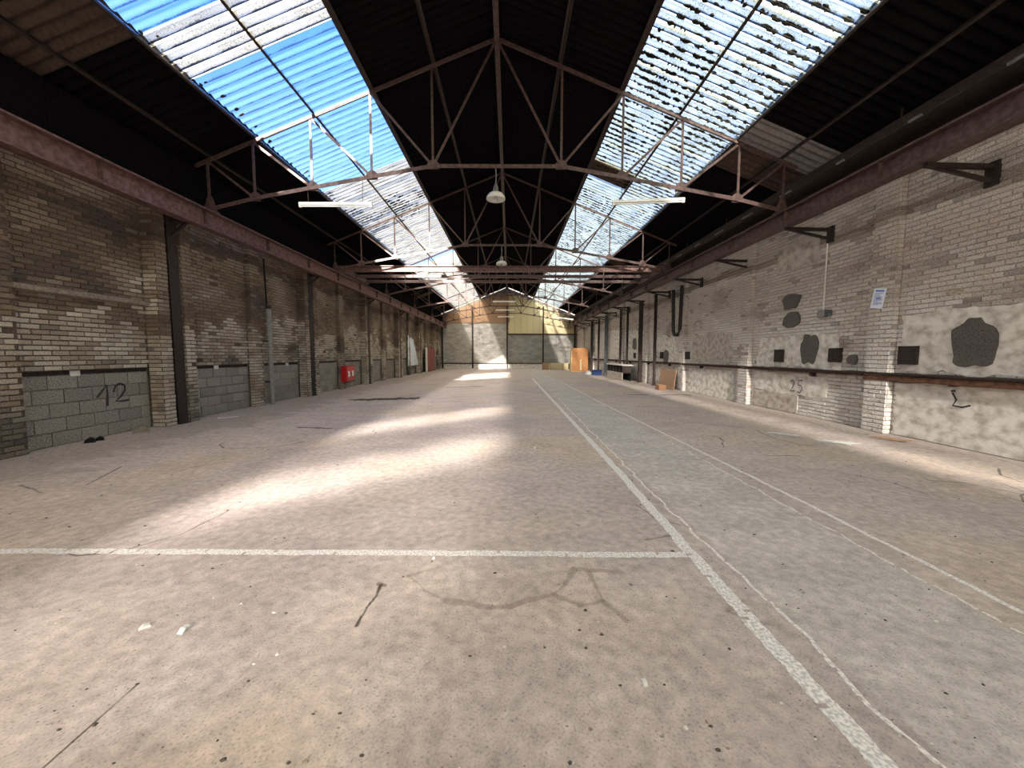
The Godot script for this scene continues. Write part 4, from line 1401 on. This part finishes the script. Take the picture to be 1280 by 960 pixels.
	# plaster crumbs big enough to see
	var bits := [[-1.62, -1.82, 0.030, "larger white plaster crumb left of the long crack in the floor"], [-1.83, -1.85, 0.024, "smaller white plaster crumb beyond the larger one"], [-0.5, -2.5, 0.016, "tiny white crumb next to the cross line"], [0.55, -1.5, 0.018, "white splinter lying on bare floor inside the long line"], [0.36, -5.55, 0.035, "white scrap alone on the floor before the sun patch"], [5.15, -3.43, 0.05, "white chip near the ochre dust by the whitewashed wall"]]
	for b in bits:
		var q: float = b[2]
		s = st0()
		prism(s, PackedVector2Array([Vector2(-q, 0), Vector2(q, 0), Vector2(q * 0.7, q * 0.5), Vector2(-q * 0.3, q * 0.65)]), Transform3D(Basis(Vector3.UP, b[0] * 3.0), Vector3(0, 0, -q * 0.4)), q)
		o = part("plaster_crumb", done(s), M.white, self)
		o.position = Vector3(b[0], 0, b[1])
		tag(o, b[3], "crumb")

func _ready():
	# camera
	var cam := Camera3D.new()
	cam.name = "camera"
	cam.fov = rad_to_deg(2.0 * atan(480.0 / 485.0))
	cam.near = 0.05
	cam.far = 300.0
	add_child(cam)
	cam.position = Vector3(0, 1.36, 0)
	cam.rotation = Vector3(-atan(37.0 / 485.0), -atan(3.0 / 485.0), 0)
	cam.current = true
	# sky and sun: low sun behind the viewer, a little to the left, clear air
	var env := Environment.new()
	env.background_mode = Environment.BG_SKY
	var sky := Sky.new()
	var sm := ProceduralSkyMaterial.new()
	sm.sky_top_color = Color(0.22, 0.44, 0.76)
	sm.sky_horizon_color = Color(0.68, 0.76, 0.84)
	sm.sky_curve = 0.18
	sm.sky_energy_multiplier = 1.3
	sm.ground_bottom_color = Color(0.30, 0.28, 0.26)
	sm.ground_horizon_color = Color(0.5, 0.5, 0.5)
	sm.sun_angle_max = 40.0
	sm.sun_curve = 0.12
	sky.sky_material = sm
	env.sky = sky
	env.tonemap_mode = Environment.TONE_MAPPER_LINEAR
	env.tonemap_exposure = 2.35
	env.sdfgi_enabled = true
	env.ssao_enabled = true
	env.ssil_enabled = true
	var we := WorldEnvironment.new()
	we.name = "world_environment"
	we.environment = env
	add_child(we)
	var sun := DirectionalLight3D.new()
	sun.name = "sun"
	sun.light_color = Color(1.0, 0.962, 0.92)
	sun.light_energy = 15.5
	sun.light_angular_distance = 2.0
	sun.shadow_enabled = true
	add_child(sun)
	sun.look_at_from_position(Vector3(-6, 15, 40), Vector3(-6, 15, 40) + Vector3(0.4, -1.0, -2.7), Vector3.UP)

	rng.seed = 1
	nz_a = noise(71, 0.55, 4)
	nz_b = noise(72, 2.4, 3)
	make_materials()
	M.block_a = relief(mat(Color(0.62, 0.60, 0.565), 0.95, M.fine, 0.7), M.fine, 0.8)
	M.block_b = relief(mat(Color(0.58, 0.56, 0.53), 0.95, M.fine, 0.7), M.fine, 0.8)
	M.block_c = relief(mat(Color(0.65, 0.625, 0.59), 0.95, M.fine, 0.7), M.fine, 0.8)
	M.rustwood = relief(mat(Color(0.40, 0.29, 0.22), 0.9, M.rust, 0.8), M.fine, 0.8)
	M.sheeting = mat(Color(0.86, 0.89, 0.93), 0.5)
	M.sheeting.backlight_enabled = true
	M.sheeting.backlight = Color(0.6, 0.65, 0.7)
	make_brick()
	build_floor()
	build_wall_left()
	build_wall_right()
	build_wall_ends()
	build_roof()
	build_steel()
	build_fittings()
	build_far_things()
